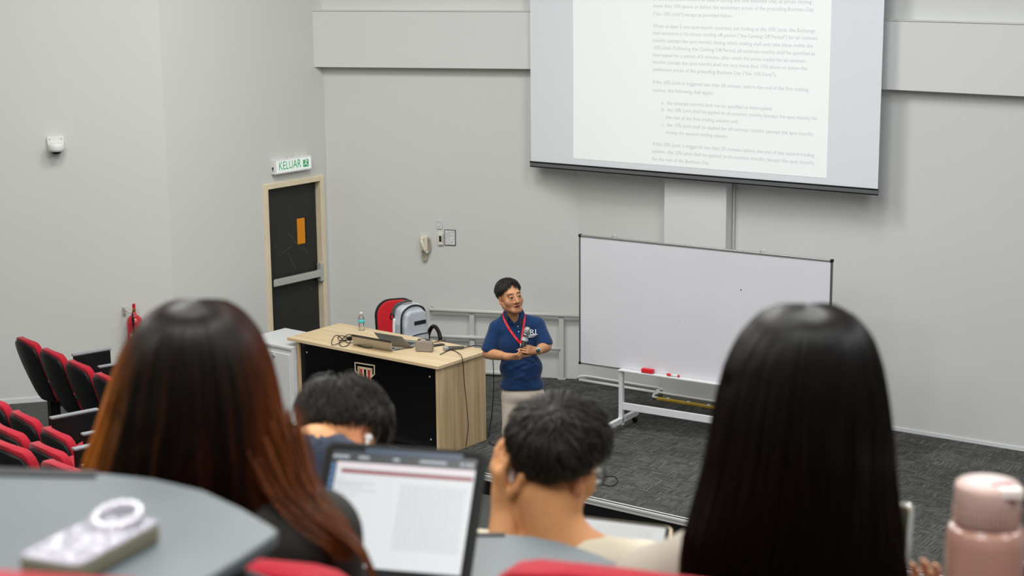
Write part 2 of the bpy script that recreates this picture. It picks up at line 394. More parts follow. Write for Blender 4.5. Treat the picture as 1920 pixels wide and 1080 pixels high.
def bar(m, x0, z0, x1, z1, w_, y=-.0645): 
    L_ = math.hypot(x1-x0, z1-z0); m.box((0, y, 0), (L_/2, .0004, w_/2), Matrix.Translation(((x0+x1)/2, 0, (z0+z1)/2)) @ Matrix.Rotation(-math.atan2(z1-z0, x1-x0), 4, 'Y'))
zc = sh/2
for q in ((.045, .045, .04, .005), (.04, .005, .062, -.03), (.04, .005, .025, -.012), (.025, -.012, .012, -.02), (.045, .035, .064, .022), (.045, .035, .026, .02)): bar(e_, ex+q[0]-.0, zc+q[1]*.8, ex+q[2], zc+q[3]*.8, .011)
e_.box((ex+.047, -.0645, zc+.048), (.008, .0004, .007)); e_.build('running_figure', WH, t_)
e_ = MB(); e_.box((-.002, -.03, sh*.42), (.002, .008, .012)); e_.box((-.002, -.03, sh*.25), (.002, .004, .004)); e_.build('test_button', BLACKP, t_)
e_ = MB()
for xx in (.4, .55): MB().tube([(sw*xx, -.02, sh-.004), (sw*xx, -.02, sh+.02), (sw*xx+.02, -.02, sh+.022)], .003, 6).build('hook', STEEL, t_)

# dome camera
p = WL2.w(104, 272)
t_ = thing('dome_camera', 'white security dome camera mounted high on the left wall', 'camera', M=WL2.at(WL2.l(104, 258)))
MB().prism(rrect(.15, .07, .012, cy=-.025), -.03, 0, axis='y').build('mount_plate', WHITEP, t_, .003)
MB().lathe([(.055, -.115), (.068, -.11), (.072, -.09), (.074, -.06), (.07, -.05), (.066, -.045)], 28, Matrix.Translation((0, -.075, 0))).build('housing', WHITEP, t_)
b_ = MB(); b_.box((0, -.04, -.07), (.055, .04, .022)); b_.build('bracket', WHITEP, t_, .01)
MB().ball((0, -.075, -.115), (.045, .045, .032), nu=20, nv=10).build('dome', BLACKM, t_)
for q in (-.05, .05): MB().cyl((q, -.03, -.008), (q, -.034, -.008), .005, n=8).build('screw', STEEL, t_)

# fire extinguisher
xl = WL2.l(254, 632, .09)
t_ = thing('fire_extinguisher', 'red fire extinguisher hung on the left wall beside the seats', 'fire extinguisher', M=WL2.at((xl[0], -.1, xl[2]-.26)) @ Matrix.Diagonal((1.15, 1.15, 1.0, 1)))
R_ = mat('extinguisher_red', 'b80f20', .28, coat=.4)
MB().lathe([(.05, 0), (.062, .008), (.064, .03), (.064, .40), (.058, .435), (.04, .46), (.02, .475), (.018, .49)], 24).build('cylinder', R_, t_)
b_ = MB(); b_.cyl((0, 0, .485), (0, 0, .52), .015); b_.box((.0, -.01, .53), (.012, .035, .006)); b_.build('valve', mat('brass', 'b59a5a', .35, metal=.8), t_)
b_ = MB(); b_.box((.0, -.03, .555), (.011, .05, .006), Matrix.Rotation(.3, 4, 'X')); b_.build('lever', R_, t_, .004)
MB().box((0, .0, .55), (.012, .012, .03)).build('handle', R_, t_, .004)
MB().tube([(0, -.02, .505), (-.012, -.06, .5), (-.014, -.074, .46), (-.012, -.071, .3), (-.01, -.07, .15)], .009, 8).build('hose', BLACKP, t_)
b_ = MB()
for s_, a0 in ((-1, -2.25), (1, -1.45)):
    for k in range(6):
        a1, a2 = a0+k*.11, a0+(k+1)*.11
        b_.add([(.0655*math.cos(a1), .0655*math.sin(a1), .23), (.0655*math.cos(a2), .0655*math.sin(a2), .23), (.0655*math.cos(a2), .0655*math.sin(a2), .31), (.0655*math.cos(a1), .0655*math.sin(a1), .31)], [(0, 1, 2, 3)])
b_.build('instruction_label', WHITEP, t_)
b_ = MB(); b_.box((-.075, .075, .5), (.012, .008, .035)); b_.tube([(-.075, .075, .52), (-.075, .03, .53), (-.04, .0, .50), (0, 0, .50)], .006, 6); b_.build('wall_hook', STEEL, t_)

# ------------------------------------------------------------------ things on the front wall
INK = mat('notice_ink', '8c8f8e', .7)
def notice(name, label, x0, y0, x1, y1, frame_m=None):
    a = WF.l(x0, y0); b = WF.l(x1, y1); w_ = b[0]-a[0]; h_ = a[2]-b[2]
    t_ = thing(name, label, 'notice', M=WF.at((a[0], 0, b[2])))
    if frame_m is not None:
        MB().box((w_/2, -.006, h_/2), (w_/2, .006, h_/2)).build('frame', frame_m, t_, .002)
    MB().box((w_/2, -.0135, h_/2), (w_/2-.008, .0012, h_/2-.008)).build('sheet', mat('notice_paper', 'd8d9d7', .6), t_)
    g = MB(); n = int(h_/.014)
    for k in range(n):
        z = h_-.02-k*(h_-.035)/n
        x = .014
        while x < w_-.02:
            L_ = random.uniform(.01, .03); L_ = min(L_, w_-.016-x)
            if random.random() < .8 and L_ > 0: g.box((x+L_/2, -.0149, z), (L_/2, .0003, .0022))
            x += L_+.007
    g.build('print', INK, t_)['kind'] = 'stuff'; return t_
notice('paper_notice', 'small paper notice taped above the wall control panel', 818, 411, 831, 430)
notice('framed_notice', 'framed printed notice in a thin dark frame by the wall phone', 833.5, 430, 855, 460, mat('dark_frame', '5a5750', .5))
a = WF.l(822, 437); b = WF.l(832, 459)
t_ = thing('control_panel', 'small cream wall controller with dark display between phone and notice', 'switch', M=WF.at((a[0], 0, b[2])))
w_, h_ = b[0]-a[0], a[2]-b[2]
MB().box((w_/2, -.012, h_/2), (w_/2, .012, h_/2)).build('case', mat('cream_plastic', 'd6d3c4', .5), t_, .004)
MB().box((w_*.45, -.025, h_*.55), (w_*.2, .002, h_*.25)).build('display', BLACKM, t_)
b_ = MB()
for k in range(4): b_.box((w_*.82, -.025, h_*(.3+.14*k)), (.003, .002, .004))
b_.build('button', GREYP, t_)
# wall phone
a = WF.l(790, 441); b = WF.l(806, 480)
t_ = thing('wall_phone', 'cream wall telephone with handset and coiled cord hanging on front wall', 'telephone', M=WF.at((a[0], 0, a[2])))
CP = mat('phone_cream', 'd3cdb8', .45); CPD = mat('phone_cream_dark', 'b9b19a', .5)
MB().box((.036, -.02, -.075), (.036, .02, .075)).build('base', CP, t_, .008)
b_ = MB(); b_.tube([(.015, -.045, -.028), (.02, -.06, -.06), (.05, -.065, -.13), (.06, -.05, -.165)], [.02, .017, .017, .022], 12, flat=.8)
b_.ball((.016, -.045, -.03), (.024, .02, .02)); b_.ball((.06, -.05, -.16), (.024, .02, .022)); b_.build('handset', CP, t_)
b_ = MB(); pts = []
path = [(.03, -.03, -.06), (.012, -.03, -.12), (.015, -.03, -.2), (.03, -.03, -.245), (.05, -.03, -.24), (.055, -.03, -.2), (.066, -.03, -.175), (.09, -.03, -.14), (.095, -.03, -.08), (.085, -.03, -.02)]
def smooth_path(p, n):
    p = np.array(p, float); k = len(p); out = []
    for i in range(k-1):
        p0, p1, p2, p3 = p[max(i-1, 0)], p[i], p[i+1], p[min(i+2, k-1)]
        for j in range(n):
            t = j/n; out.append(.5*((2*p1)+(-p0+p2)*t+(2*p0-5*p1+4*p2-p3)*t*t+(-p0+3*p1-3*p2+p3)*t**3))
    out.append(p[-1]); return out
sp = smooth_path(path, 30)
for i, q in enumerate(sp): pts.append((q[0]+.009*math.cos(i*1.05), q[1]+.009*math.sin(i*1.05), q[2]))
b_.tube(pts, .004, 5); b_.build('coiled_cord', CPD, t_)
b_ = MB(); b_.box((.012, -.043, -.035), (.01, .004, .008)); b_.build('cradle_hook', BLACKP, t_, .002)
# handrail
t_ = thing('handrail', 'pale grey pipe handrail with two posts along the front wall', 'railing', M=WF.M)
def rp(x, y, off=.07): return WF.l(x, y, off)
p0, p1 = rp(806, 580.5), rp(1090, 592.5)
b_ = MB(); b_.tube([(p0[0], -.0, p0[2]-.0), (p0[0], -.07, p0[2]), (p1[0], -.07, p1[2])], .021, 12); b_.build('top_rail', PIPE, t_)
q0, q1 = rp(790, 629), rp(925, 634)
MB().tube([(q0[0], -.07, q0[2]), (q1[0], -.07, q1[2])], .021, 12).build('middle_rail', PIPE, t_)
q0, q1 = rp(985, 651), rp(1050, 654)
MB().tube([(q0[0], -.07, q0[2]), (q1[0], -.07, q1[2])], .017, 12).build('middle_rail', PIPE, t_)
q0, q1 = rp(880, 699), rp(1000, 702)
MB().tube([(q0[0], -.05, .04), (q1[0], -.05, .04)], .025, 12).build('bottom_rail', PIPE, t_)
for x_, yy in ((884, 584), (1052, 591)):
    q = rp(x_, yy); b_ = MB(); b_.box((q[0], -.055, (q[2]-.01)/2), (.024, .012, (q[2]-.01)/2)); b_.box((q[0], -.03, .006), (.04, .03, .006)); b_.build('post', PIPE, t_, .003)
# floor conduit and yellow strip at the pillar foot
pA, pB = WR.l(1075, 713, .05), WR.l(1238, 738, .05)
t_ = thing('floor_conduit', 'white conduit pipe lying on carpet along the wall base behind whiteboard', 'pipe', M=WR.M)
b_ = MB(); b_.tube([(xR0+.02, -.06, .02), (xR0+.06, -.05, .05), (xR0+.12, -.03, .055), (cx0-.03, -.03, .05)], .012, 8); b_.build('upper_pipe', WHITEP, t_)
b_ = MB(); b_.tube([(xR0+.06, -.075, .016), (cx0-.07, -.075, .016)], .016, 8); b_.build('lower_pipe', WHITEP, t_)
b_ = MB(); b_.tube(smooth_path([(cx0-.03, -.03, .05), (cx0-.02, -.165, .05), (cx1+.02, -.165, .05)], 6), .013, 8); b_.build('pillar_pipe', WHITEP, t_)
t_ = thing('yellow_strip', 'yellow floor strip with white clips lying at the pillar foot', 'strip', M=WR.at((cx0, -.24, 0)))
b_ = MB(); b_.box(((cx1-cx0)/2, 0, .012), ((cx1-cx0)/2+.01, .02, .012)); b_.build('strip', mat('yellow_paint', 'c8a43a', .5, var=.15, vscale=12), t_, .004)
for q in (.1, .3, .5):
    MB().box((q*(cx1-cx0)/.6, 0, .026), (.012, .022, .003)).build('clip', WHITEP, t_, .001)
b_ = MB(); b_.tube([(-.02, .05, .05), (-.06, .03, .035), (-.05, -.01, .02), (.0, 0, .016)], .014, 8); b_.build('end_elbow', WHITEP, t_)

# ------------------------------------------------------------------ projection screen
WS = Wall(WR.o-WR.n*.3, -33)
sl = WS.l(996, 303); sr = WS.l(1646, 351)
SX0, SX1 = sl[0], sr[0]; SZ0 = 2.2; SZ1 = 4.62
t_ = thing('projection_screen', 'large pulled-down projection screen showing a white document page', 'screen', M=WS.M)
SCR = mat('screen_fabric', 'd2d4d6', .8, spec=.1, emit='c4c9d8', estr=.11)  # projector light falling on the fabric is put in as a weak emission
MB().box(((SX0+SX1)/2, 0, (SZ0+SZ1)/2), ((SX1-SX0)/2, .002, (SZ1-SZ0)/2)).build('fabric', SCR, t_)
b_ = MB(); b_.box(((SX0+SX1)/2, 0, SZ0-.012), ((SX1-SX0)/2+.006, .016, .018)); b_.build('bottom_bar', mat('bar_grey', '6f7374', .35, metal=.4), t_, .004)
b_ = MB(); b_.box(((SX0+SX1)/2, -.006, SZ0+.012), ((SX1-SX0)/2+.006, .014, .006)); b_.build('bar_top_edge', BLACKM, t_)
b_ = MB(); b_.box(((SX0+SX1)/2, -.004, SZ0-.034), ((SX1-SX0)/2+.006, .012, .005)); b_.build('bar_bottom_edge', BLACKM, t_)
b_ = MB(); b_.box(((SX0+SX1)/2, 0, SZ1+.06), ((SX1-SX0)/2+.1, .07, .07)); b_.build('housing', WHITEM, t_, .01)
for q in (SX0+.3, SX1-.3):
    MB().box((q, .155, SZ1+.06), (.02, .09, .03)).build('bracket', WHITEM, t_)
pL = WS.l(1075, 298, .004); pR_ = WS.l(1550, 333, .004); pz = (pL[2]+pR_[2])/2
px0_ = pL[0]; px1_ = pR_[0]
PAGE = mat('projected_page', 'e2e4e2', .8, spec=.1, emit='dfe6e4', estr=.2)
MB().box(((px0_+px1_)/2, -.0035, (pz+SZ1-.05)/2), ((px1_-px0_)/2, .001, (SZ1-.05-pz)/2)).build('projected_page', PAGE, t_)
TXT = mat('projected_text', 'bdc4c3', .8, spec=.1, emit='bdc5c4', estr=.26)
LINES = [('as many contract months as before during any one Business Day, at prices varying', 690, 1530, -4, 4),
 ('more than 10% above or below the settlement prices of the preceding Business Day', 690, 1540, 35, 44),
 ('("the 10% Limit") except as provided below.', 690, 1110, 74, 79),
 ('When at least 3 non-spot month contracts are trading at the 10% Limit, the Exchange', 690, 1550, 141, 157),
 ('shall announce a 10-minute cooling off period ("the Cooling Off Period") for all contract', 688, 1562, 180, 193),
 ('months (except the spot month) during which trading shall only take place within the', 688, 1535, 217, 236),
 ('10% Limit. Following the Cooling Off Period, all contract months shall be specified as', 690, 1543, 256, 276),
 ('interrupted for a period of 5 minutes, after which the prices traded for all contract', 688, 1494, 295, 314),
 ('months (except the spot month) shall not vary more than 15% above or below the', 688, 1505, 332, 354),
 ('settlement prices of the preceding Business Day ("the 15% Limit").', 688, 1342, 371, 388),
 ('If the 10% Limit is triggered less than 30 minutes before the end of the first trading', 688, 1510, 438, 467),
 ('session, the following shall apply:-', 688, 1014, 477, 488),
 ('a.  the contract months shall not be specified as interrupted;', 735, 1320, 545, 570),
 ('b.  the 10% Limit shall be applied to all contract months (except the spot month) for', 735, 1560, 583, 620),
 ('the rest of the first trading session; and', 758, 1138, 622, 638),
 ('c.  the 15% Limit shall be applied for all contract months (except the spot month)', 735, 1535, 662, 704),
 ('during the second trading session.', 758, 1085, 701, 716),
 ('If the 10% Limit is triggered less than 30 minutes before the end of the second trading', 688, 1542, 764, 815),
 ('session, the 10% Limit shall be applied to all contract months (except the spot month)', 686, 1540, 803, 855),
 ('for the rest of the Business Day.', 686, 990, 841, 858)]
for body, u0, u1, v0, v1 in LINES:
    k = 2.8235; a = WS.l(980+u0/k, v0/k+3.6, .006); b = WS.l(980+u1/k, v1/k+3.6, .006)
    text(body, t_, (a[0], -.006, (a[2]+b[2])/2), b[0]-a[0], TXT, name='text_line', bold=.012)['kind'] = 'stuff'

# ------------------------------------------------------------------ whiteboard on wheels
wo = fl(1162, 806); wo[2] = 0
WW = Wall(wo, -32)
bl = WW.l(1088, 441); br_ = WW.l(1560, 489)
BX0, BX1 = bl[0], br_[0]; BZ1 = 1.75; BZ0 = .575
t_ = thing('whiteboard', 'large wheeled whiteboard on white stand in front of the pillar', 'whiteboard', M=WW.M)
BM = mat('board_enamel', 'd2d1d6', .22, var=.02, vscale=2, spec=.4)
MB().box(((BX0+BX1)/2, 0, (BZ0+BZ1)/2), ((BX1-BX0)/2, .008, (BZ1-BZ0)/2)).build('board', BM, t_)
for nm, c_, h_ in (('frame_rail', ((BX0+BX1)/2, 0, BZ1), ((BX1-BX0)/2, .014, .009)), ('frame_rail', ((BX0+BX1)/2, 0, BZ0), ((BX1-BX0)/2, .014, .009))):
    MB().box(c_, h_).build(nm, ALU, t_, .003)
for x_ in (BX0, BX1): MB().box((x_, 0, (BZ0+BZ1)/2), (.007, .014, (BZ1-BZ0)/2)).build('frame_stile', mat('frame_grey', '6d6f70', .4, metal=.6), t_, .003)
for x_ in (BX0, BX1):
    for z_ in (BZ0, BZ1): MB().box((x_, 0, z_), (.012, .017, .013)).build('corner_cap', BLACKP, t_, .004)
lx0 = 0.0; lx1 = BX1-(0-BX0)
for x_ in (lx0, lx1):
    MB().box((x_, .03, .33), (.02, .02, .29)).build('leg', WHITEM, t_, .003)
    MB().box((x_, .0, .085), (.02, .33, .025)).build('foot', WHITEM, t_, .003)
    for y_ in (-.29, .29):
        b_ = MB(); b_.cyl((x_-.012, y_, .032), (x_+.012, y_, .032), .032, n=16); b_.build('caster', BLACKP, t_)
        MB().box((x_, y_, .055), (.014, .012, .012)).build('caster_fork', STEEL, t_)
MB().box(((lx0+lx1)/2, .03, .22), ((lx1-lx0)/2, .013, .032)).build('cross_bar', WHITEM, t_, .003)
tr = WW.l(1175, 694)[0]
MB().box(((lx0+lx1)/2, -.045, BZ0+.002), ((lx1-lx0)/2-.02, .035, .005)).build('pen_tray', WHITEM, t_, .002)
for x_ in (BX0+.33, BX0+1.75):
    b_ = MB(); b_.tube([(x_-.01, 0, BZ1), (x_, -.005, BZ1+.025), (x_+.05, -.01, BZ1+.035)], .006, 6); b_.build('clip_hook', STEEL, t_)
for x_, z_ in ((BX0+1.58, 1.42), (BX0+1.0, 1.08)): MB().cyl((x_, -.0085, z_), (x_, -.0092, z_), .006 if x_ > BX0+1.2 else .003, n=8).build('ink_spot', BLACKP, t_)
ex_ = WW.l(1215, 697, .04)[0]
o = MB().box((0, 0, .0), (.055, .022, .018)).build('board_eraser', [mat('eraser_red', 'd0202c', .5)], None, .004); o.matrix_world = WW.at((ex_, -.045, BZ0+.0275)); tag(o, 'red whiteboard eraser on the pen tray, left of the marker', 'eraser')
MB().box((0, 0, -.012), (.053, .021, .006)).build('felt_pad', mat('felt_grey', '4a4a50', .9), o)
mx = WW.l(1264, 706, .04)[0]
t_ = thing('marker_pen', 'red and white marker pen lying on the whiteboard tray', 'marker', M=WW.at((mx, -.045, BZ0+.0195)))
MB().cyl((-.03, 0, 0), (.04, 0, 0), .009, n=12).build('barrel', WHITEP, t_)
MB().lathe([(.008, -.07), (.011, -.065), (.0115, -.03), (.0115, -.028)], 12, Matrix.Rotation(PI/2, 4, 'Y')).build('cap', MATS['eraser_red'], t_)
MB().cyl((.04, 0, 0), (.055, 0, 0), .0115, .008, n=12).build('end_plug', MATS['eraser_red'], t_)

# ------------------------------------------------------------------ lecturer's desk and what stands on it
DZ = .82
dRF = fl(822, 686, DZ); dRF[2] = 0
WD = Wall(dRF, -37.8)
DW, DD = 1.77, .66
t_ = thing('lectern_desk', 'oak laminate lecturer desk with black front panel and red emblem', 'desk', M=WD.M)
MB().box((-DW/2, DD/2, DZ-.014), (DW/2+.012, DD/2+.02, .014)).build('desktop', WOOD_TOP, t_, .002)
for x_ in (-.026, -DW+.098): MB().box((x_, DD/2, (DZ-.028)/2), (.014, DD/2-.005, (DZ-.028)/2)).build('side_panel', WOOD_SIDE, t_, .002)
MB().box((-DW/2+.036, .035, (DZ-.03)/2), (DW/2-.076, .009, (DZ-.03)/2)).build('front_panel', mat('panel_black', '08090a', .22, spec=.4), t_)
for x_ in (-.12, -DW+.19):
    for z_ in (.14, .7): MB().cyl((x_, .026, z_), (x_, .022, z_), .008, n=10).build('screw_cap', STEEL, t_)
def dl_(u, v): q = WD.l(640+u/15.43, 660+v/15.43, -.025); return (q[0], q[2])
def stroke(pts, w_, y, closed=True):
    m_ = MB(); n = len(pts)
    for i in range(n if closed else n-1):
        (x0, z0), (x1, z1) = pts[i], pts[(i+1) % n]; L_ = math.hypot(x1-x0, z1-z0)
        m_.box((0, y, 0), (L_/2+w_/2, .003, w_/2), Matrix.Translation(((x0+x1)/2, 0, (z0+z1)/2)) @ Matrix.Rotation(-math.atan2(z1-z0, x1-x0), 4, 'Y'))
    return m_
GOLD = mat('emblem_cream', 'efd9b8', .4); EMR = mat('emblem_red', 'c4141c', .4)
y_ = .023
stroke([dl_(400, 305), dl_(960, 390), dl_(960, 640), dl_(885, 720), dl_(885, 490), dl_(490, 425), dl_(500, 650), dl_(410, 540)], .008, y_).build('emblem_outline', GOLD, t_)
for u0, u1, red in ((540, 620, 1), (645, 735, 0), (765, 845, 1)):
    a, b = dl_(u0, 465+(u0-540)*.15), dl_(u1, 465+(u1-540)*.15); zb = a[1]-.19
    stroke([(a[0], a[1]), (b[0], b[1]), (b[0], zb+.0), ((a[0]+b[0])/2, zb-.02), (a[0], zb)], .006, y_).build('emblem_bar_outline', GOLD, t_)
    if red: MB().box(((a[0]+b[0])/2, y_+.001, (a[1]+zb)/2), (abs(b[0]-a[0])/2, .0025, (a[1]-zb)/2)).build('emblem_bar', EMR, t_)
t_['label'] = 'oak laminate lecturer desk with black front panel and red emblem'

# white cabinet beside the desk
cz = .74
cc = fl(547, 652, cz); cc[2] = 0; WC = Wall(cc, -38)
t_ = thing('side_cabinet', 'low white metal cabinet with round lock standing left of the desk', 'cabinet', M=WC.M)
MB().box((-.3, .25, cz/2-.01), (.3, .25, cz/2-.01)).build('body', WHITEM, t_, .004)
MB().box((-.3, .25, cz-.01), (.3, .265, .012)).build('top', WHITEM, t_, .003)
MB().box((-.3, -.012, cz/2-.02), (.285, .01, cz/2-.045)).build('door', mat('cabinet_door', 'dadbd9', .4), t_, .003)
lk = WC.l(514, 666, .02)
b_ = MB(); b_.cyl((lk[0], -.022, lk[2]), (lk[0], -.036, lk[2]), .016, n=16); b_.build('lock_knob', STEEL, t_, .003)

def onDesk(x, y, z=0): return fl(x, y, DZ+z)
def slab(mb, a, b, c, d, th, mi=0):          # plate with corners a,b,c,d, thickened along its normal
    a, b, c, d = [np.asarray(p, float) for p in (a, b, c, d)]
    n = np.cross(b-a, d-a); n /= np.linalg.norm(n)
    v = [a, b, c, d, a+n*th, b+n*th, c+n*th, d+n*th]
    mb.add(v, [(3, 2, 1, 0), (4, 5, 6, 7), (0, 1, 5, 4), (1, 2, 6, 5), (2, 3, 7, 6), (3, 0, 4, 7)], mi)
# bottle
t_ = thing('water_bottle', 'small clear plastic water bottle with teal label on the desk', 'bottle', onDesk(678, 619))
CLEAR = mat('clear_plastic', 'f2f6f4', .08, trans=.92, ior=1.2)
MB().lathe([(.022, 0), (.028, .004), (.029, .02), (.026, .03), (.029, .04), (.026, .055), (.029, .065), (.029, .11), (.024, .128), (.012, .145), (.011, .155)], 20).build('bottle_body', CLEAR, t_)
MB().lathe([(.0298, .072), (.0298, .1)], 20).build('label_band', mat('label_teal', '4fb8bd', .5), t_)
MB().lathe([(.014, .15), (.014, .168), (.012, .17)], 16).build('cap', WHITEP, t_)
# laptop with a pale lid seen from behind
h0, h1 = onDesk(662, 645, .008), onDesk(736, 657, .008); u0, u1 = onDesk(660, 627, .12), onDesk(734, 640, .12)
t_ = thing('laptop', 'silver laptop seen from behind with dark edged lid, nearest the cables', 'laptop', h0)
def R0(p): return np.asarray(p)-h0
b_ = MB(); slab(b_, R0(h0), R0(h1), R0(u1), R0(u0), .006); b_.build('lid', mat('laptop_silver', 'c9c3b8', .35, metal=.3), t_, .002)
b_ = MB(); e_ = (R0(h0)-R0(u0))*.12; slab(b_, R0(u0)+e_-(0, .002, 0), R0(u1)+e_-(0, .002, 0), R0(u1)+(0, 0, .003)-(0, .002, 0), R0(u0)+(0, 0, .003)-(0, .002, 0), .009); b_.build('dark_rim', BLACKM, t_)
bk = WD.n*.1
b_ = MB(); slab(b_, R0(h0)-(0, 0, .007), R0(h1)-(0, 0, .007), R0(h1)+bk-(0, 0, .007), R0(h0)+bk-(0, 0, .007), .011); b_.build('base', GREYP, t_, .002)
b_ = MB(); slab(b_, R0(h0)+bk*.2+WD.d*.02+(0, 0, .0045), R0(h1)+bk*.2-WD.d*.02+(0, 0, .0045), R0(h1)+bk*.6-WD.d*.02+(0, 0, .0045), R0(h0)+bk*.6+WD.d*.02+(0, 0, .0045), .001); b_.build('keyboard', BLACKP, t_)
# grey laptop turned to the right
h0, h1 = onDesk(720, 645, .01), onDesk(772, 651, .01); u0, u1 = onDesk(701, 622.5, .12), onDesk(754, 631, .12)
t_ = thing('laptop', 'open grey laptop with visible keyboard between the silver laptop and the pouch', 'laptop', h0)
LG = mat('laptop_grey', '8d8c85', .38, metal=.35)
b_ = MB(); slab(b_, R0(h0), R0(h1), R0(u1), R0(u0), .006); b_.build('lid', LG, t_, .002)
bk = np.array([.1, .2, 0])
b_ = MB(); slab(b_, R0(h0)-(0, 0, .009), R0(h1)-(0, 0, .009), R0(h1)+bk-(0, 0, .009), R0(h0)+bk-(0, 0, .009), .012); b_.build('base', LG, t_, .002)
b_ = MB()
for i in range(9):
    for j in range(4):
        q = R0(h0)+(R0(h1)-R0(h0))*(.1+.09*i)+bk*(.2+.13*j)+(0, 0, .0045); b_.box(q, (.009, .009, .0015))
b_.build('keyboard', BLACKP, t_)['kind'] = 'stuff'
# pouch
t_ = thing('pencil_pouch', 'grey brown zipped pouch standing at the desk front edge', 'pouch', onDesk(796, 659), math.radians(-12))
m_ = MB(); PW, PH = .158, .1
for k, (y, s_) in enumerate(((-.032, .93), (-.024, 1), (.024, 1), (.032, .93))):
    pass
m_.prism(rrect(PW, PH, .024, 6, 0, PH/2), -.03, .03, axis='y')
m_.build('pouch_body', mat('pouch_fabric', '8b8377', .75, bump=.3, bscale=250), t_, .012, 3)
MB().tube(smooth_path([(-.07, 0, .075), (-.05, 0, .102), (0, 0, .11), (.045, 0, .103), (.066, 0, .085)], 5), .009, 8).build('zip_edge', mat('zip_dark', '45413c', .7), t_)
MB().ball((-.01, 0, .103), (.035, .016, .012)).build('lining', mat('lining_pink', 'b9a6a4', .8), t_)
t_ = thing('phone', 'black phone lying on the desk behind the pouch', 'phone', onDesk(820, 648), math.radians(30))
MB().prism(rrect(.13, .06, .01), 0, .009).build('phone_body', BLACKM, t_, .002)
t_ = thing('pen', 'brown pen lying beside the black phone on the desk', 'pen', onDesk(824, 641), math.radians(38))
MB().cyl((-.06, 0, .007), (.05, 0, .007), .006, n=10).build('barrel', mat('pen_brown', '6e5a4c', .4), t_)
MB().cyl((.05, 0, .007), (.07, 0, .007), .006, .002, n=10).build('tip', BLACKP, t_)
# microphone on desk
a = onDesk(836, 653, .024); b = onDesk(872, 651, .015)
t_ = thing('desk_microphone', 'wired microphone with grey mesh head lying on the desk', 'microphone', (a[0], a[1], DZ))
ax = b-a; M_ = Matrix.Translation((0, 0, .024)) @ Vector((0, 0, 1)).rotation_difference(Vector(ax)).to_matrix().to_4x4()
MICG = mat('mic_mesh', 'a2a4a2', .5, metal=.4, bump=.6, bscale=400)
MB().lathe([(.008, -.026), (.02, -.018), (.0255, 0), (.022, .014), (.02, .02)], 20, M_).build('mic_head', MICG, t_)
MB().lathe([(.019, .02), (.0165, .06), (.0125, .16), (.011, .17)], 16, M_).build('mic_body', mat('mic_grey', '4d4e4e', .5), t_)
CAB = mat('cable_black', '141413', .55)
def cable(name, label, pts, r=.004, n=8):
    pts = [np.asarray(p, float) for p in pts]; o0 = pts[0].copy()
    o = MB().tube(smooth_path([p-o0 for p in pts], n), r, 6).build(name, CAB); o.location = o0; return tag(o, label, 'cable')
z_ = .006
cable('microphone_cable', 'thin black cable running from desk microphone over the rear desk corner to floor',
      [onDesk(871, 651.5, .014), onDesk(884, 649, z_), onDesk(893, 648, z_), onDesk(906, 650, z_), np.array([-.19, 15.17, .8]), np.array([-.17, 15.18, .5]), np.array([-.19, 15.17, .2]),
       np.array([-.22, 15.12, .012]), fl(918, 829, .006), fl(935, 838, .006), fl(968, 852, .006), fl(1050, 878, .006), fl(1120, 893, .006), fl(1150, 893, .006), fl(1158, 903, .006), fl(1146, 911, .006), fl(1128, 908, .006)], .0042)
pts = [onDesk(825, 665, z_), onDesk(835, 660, z_), onDesk(846, 656, z_), onDesk(858, 661, z_)]
sp_, sn_ = WD.o+WD.d*.016, WD.d
pts += [pl(866, 669, sp_, sn_), pl(868.5, 690, sp_, sn_), pl(872, 730, sp_, sn_), pl(876, 770, sp_, sn_), pl(878, 800, sp_, sn_), pl(875, 825, sp_, sn_), pl(873, 838, sp_, sn_)]
cable('hanging_cable', 'thin black cable hanging down the wooden side of the desk', pts, .0035)
lp = [onDesk(x, y, z_) for x, y in ((650, 637), (637, 639), (634, 632), (642, 629.5), (652, 633), (657, 640), (651, 648), (641, 650), (636, 645), (640, 637), (650, 629), (658, 629), (655, 636), (645, 640), (625, 648), (622, 640), (627, 631), (634, 630), (640, 634), (652, 643), (661, 644), (675, 649), (690, 653), (700, 651), (712, 646), (722, 648), (732, 655), (742, 656), (760, 653.5), (775, 651.5))]
lp = [p+np.array([0, 0, .003*(i % 3)]) for i, p in enumerate(lp)]
cable('charger_cable', 'tangled black charger cable looped beside the silver laptop', lp, .0035)
t_ = thing('power_adapter', 'small black plug adapter in the cable tangle on the desk', 'adapter', onDesk(656, 638), math.radians(-20))
MB().box((0, 0, .016), (.02, .018, .016)).build('adapter_body', BLACKP, t_, .004); MB().cyl((-.02, 0, .016), (-.055, 0, .016), .006, .004, n=8).build('strain_relief', BLACKP, t_)

# red swivel chair behind the desk, grey backpack on it
cp = at(756, 600, 16.38); cp[2] = 0
t_ = thing('office_chair', 'red office swivel chair with black arms behind the desk', 'chair', cp, math.radians(18))
REDB = mat('office_red', 'c00d1c', .85, sheen=.2, bump=.2, bscale=400)
b_ = MB(); b_.prism(rrect(.46, .46, .14, 6, 0, 0), .43, .49); b_.build('seat', REDB, t_, .02)
Mb = Matrix.Translation((0, .2, .50)) @ Matrix.Rotation(math.radians(-10), 4, 'X')
b_ = MB(); b_.prism(rrect(.40, .44, .15, 7, 0, .21), -.04, .0, Mb, axis='y'); b_.build('backrest', REDB, t_, .018)
b_ = MB(); b_.prism(rrect(.43, .47, .16, 7, 0, .21), .0, .025, Mb, axis='y'); b_.build('back_shell', BLACKP, t_, .008)
for s_ in (-1, 1):
    b_ = MB(); b_.tube(smooth_path([(s_*.26, -.10, .44), (s_*.31, -.17, .56), (s_*.315, -.15, .65), (s_*.315, .0, .69), (s_*.30, .12, .64), (s_*.25, .16, .46)], 6), .02, 8); b_.build('armrest', BLACKP, t_)
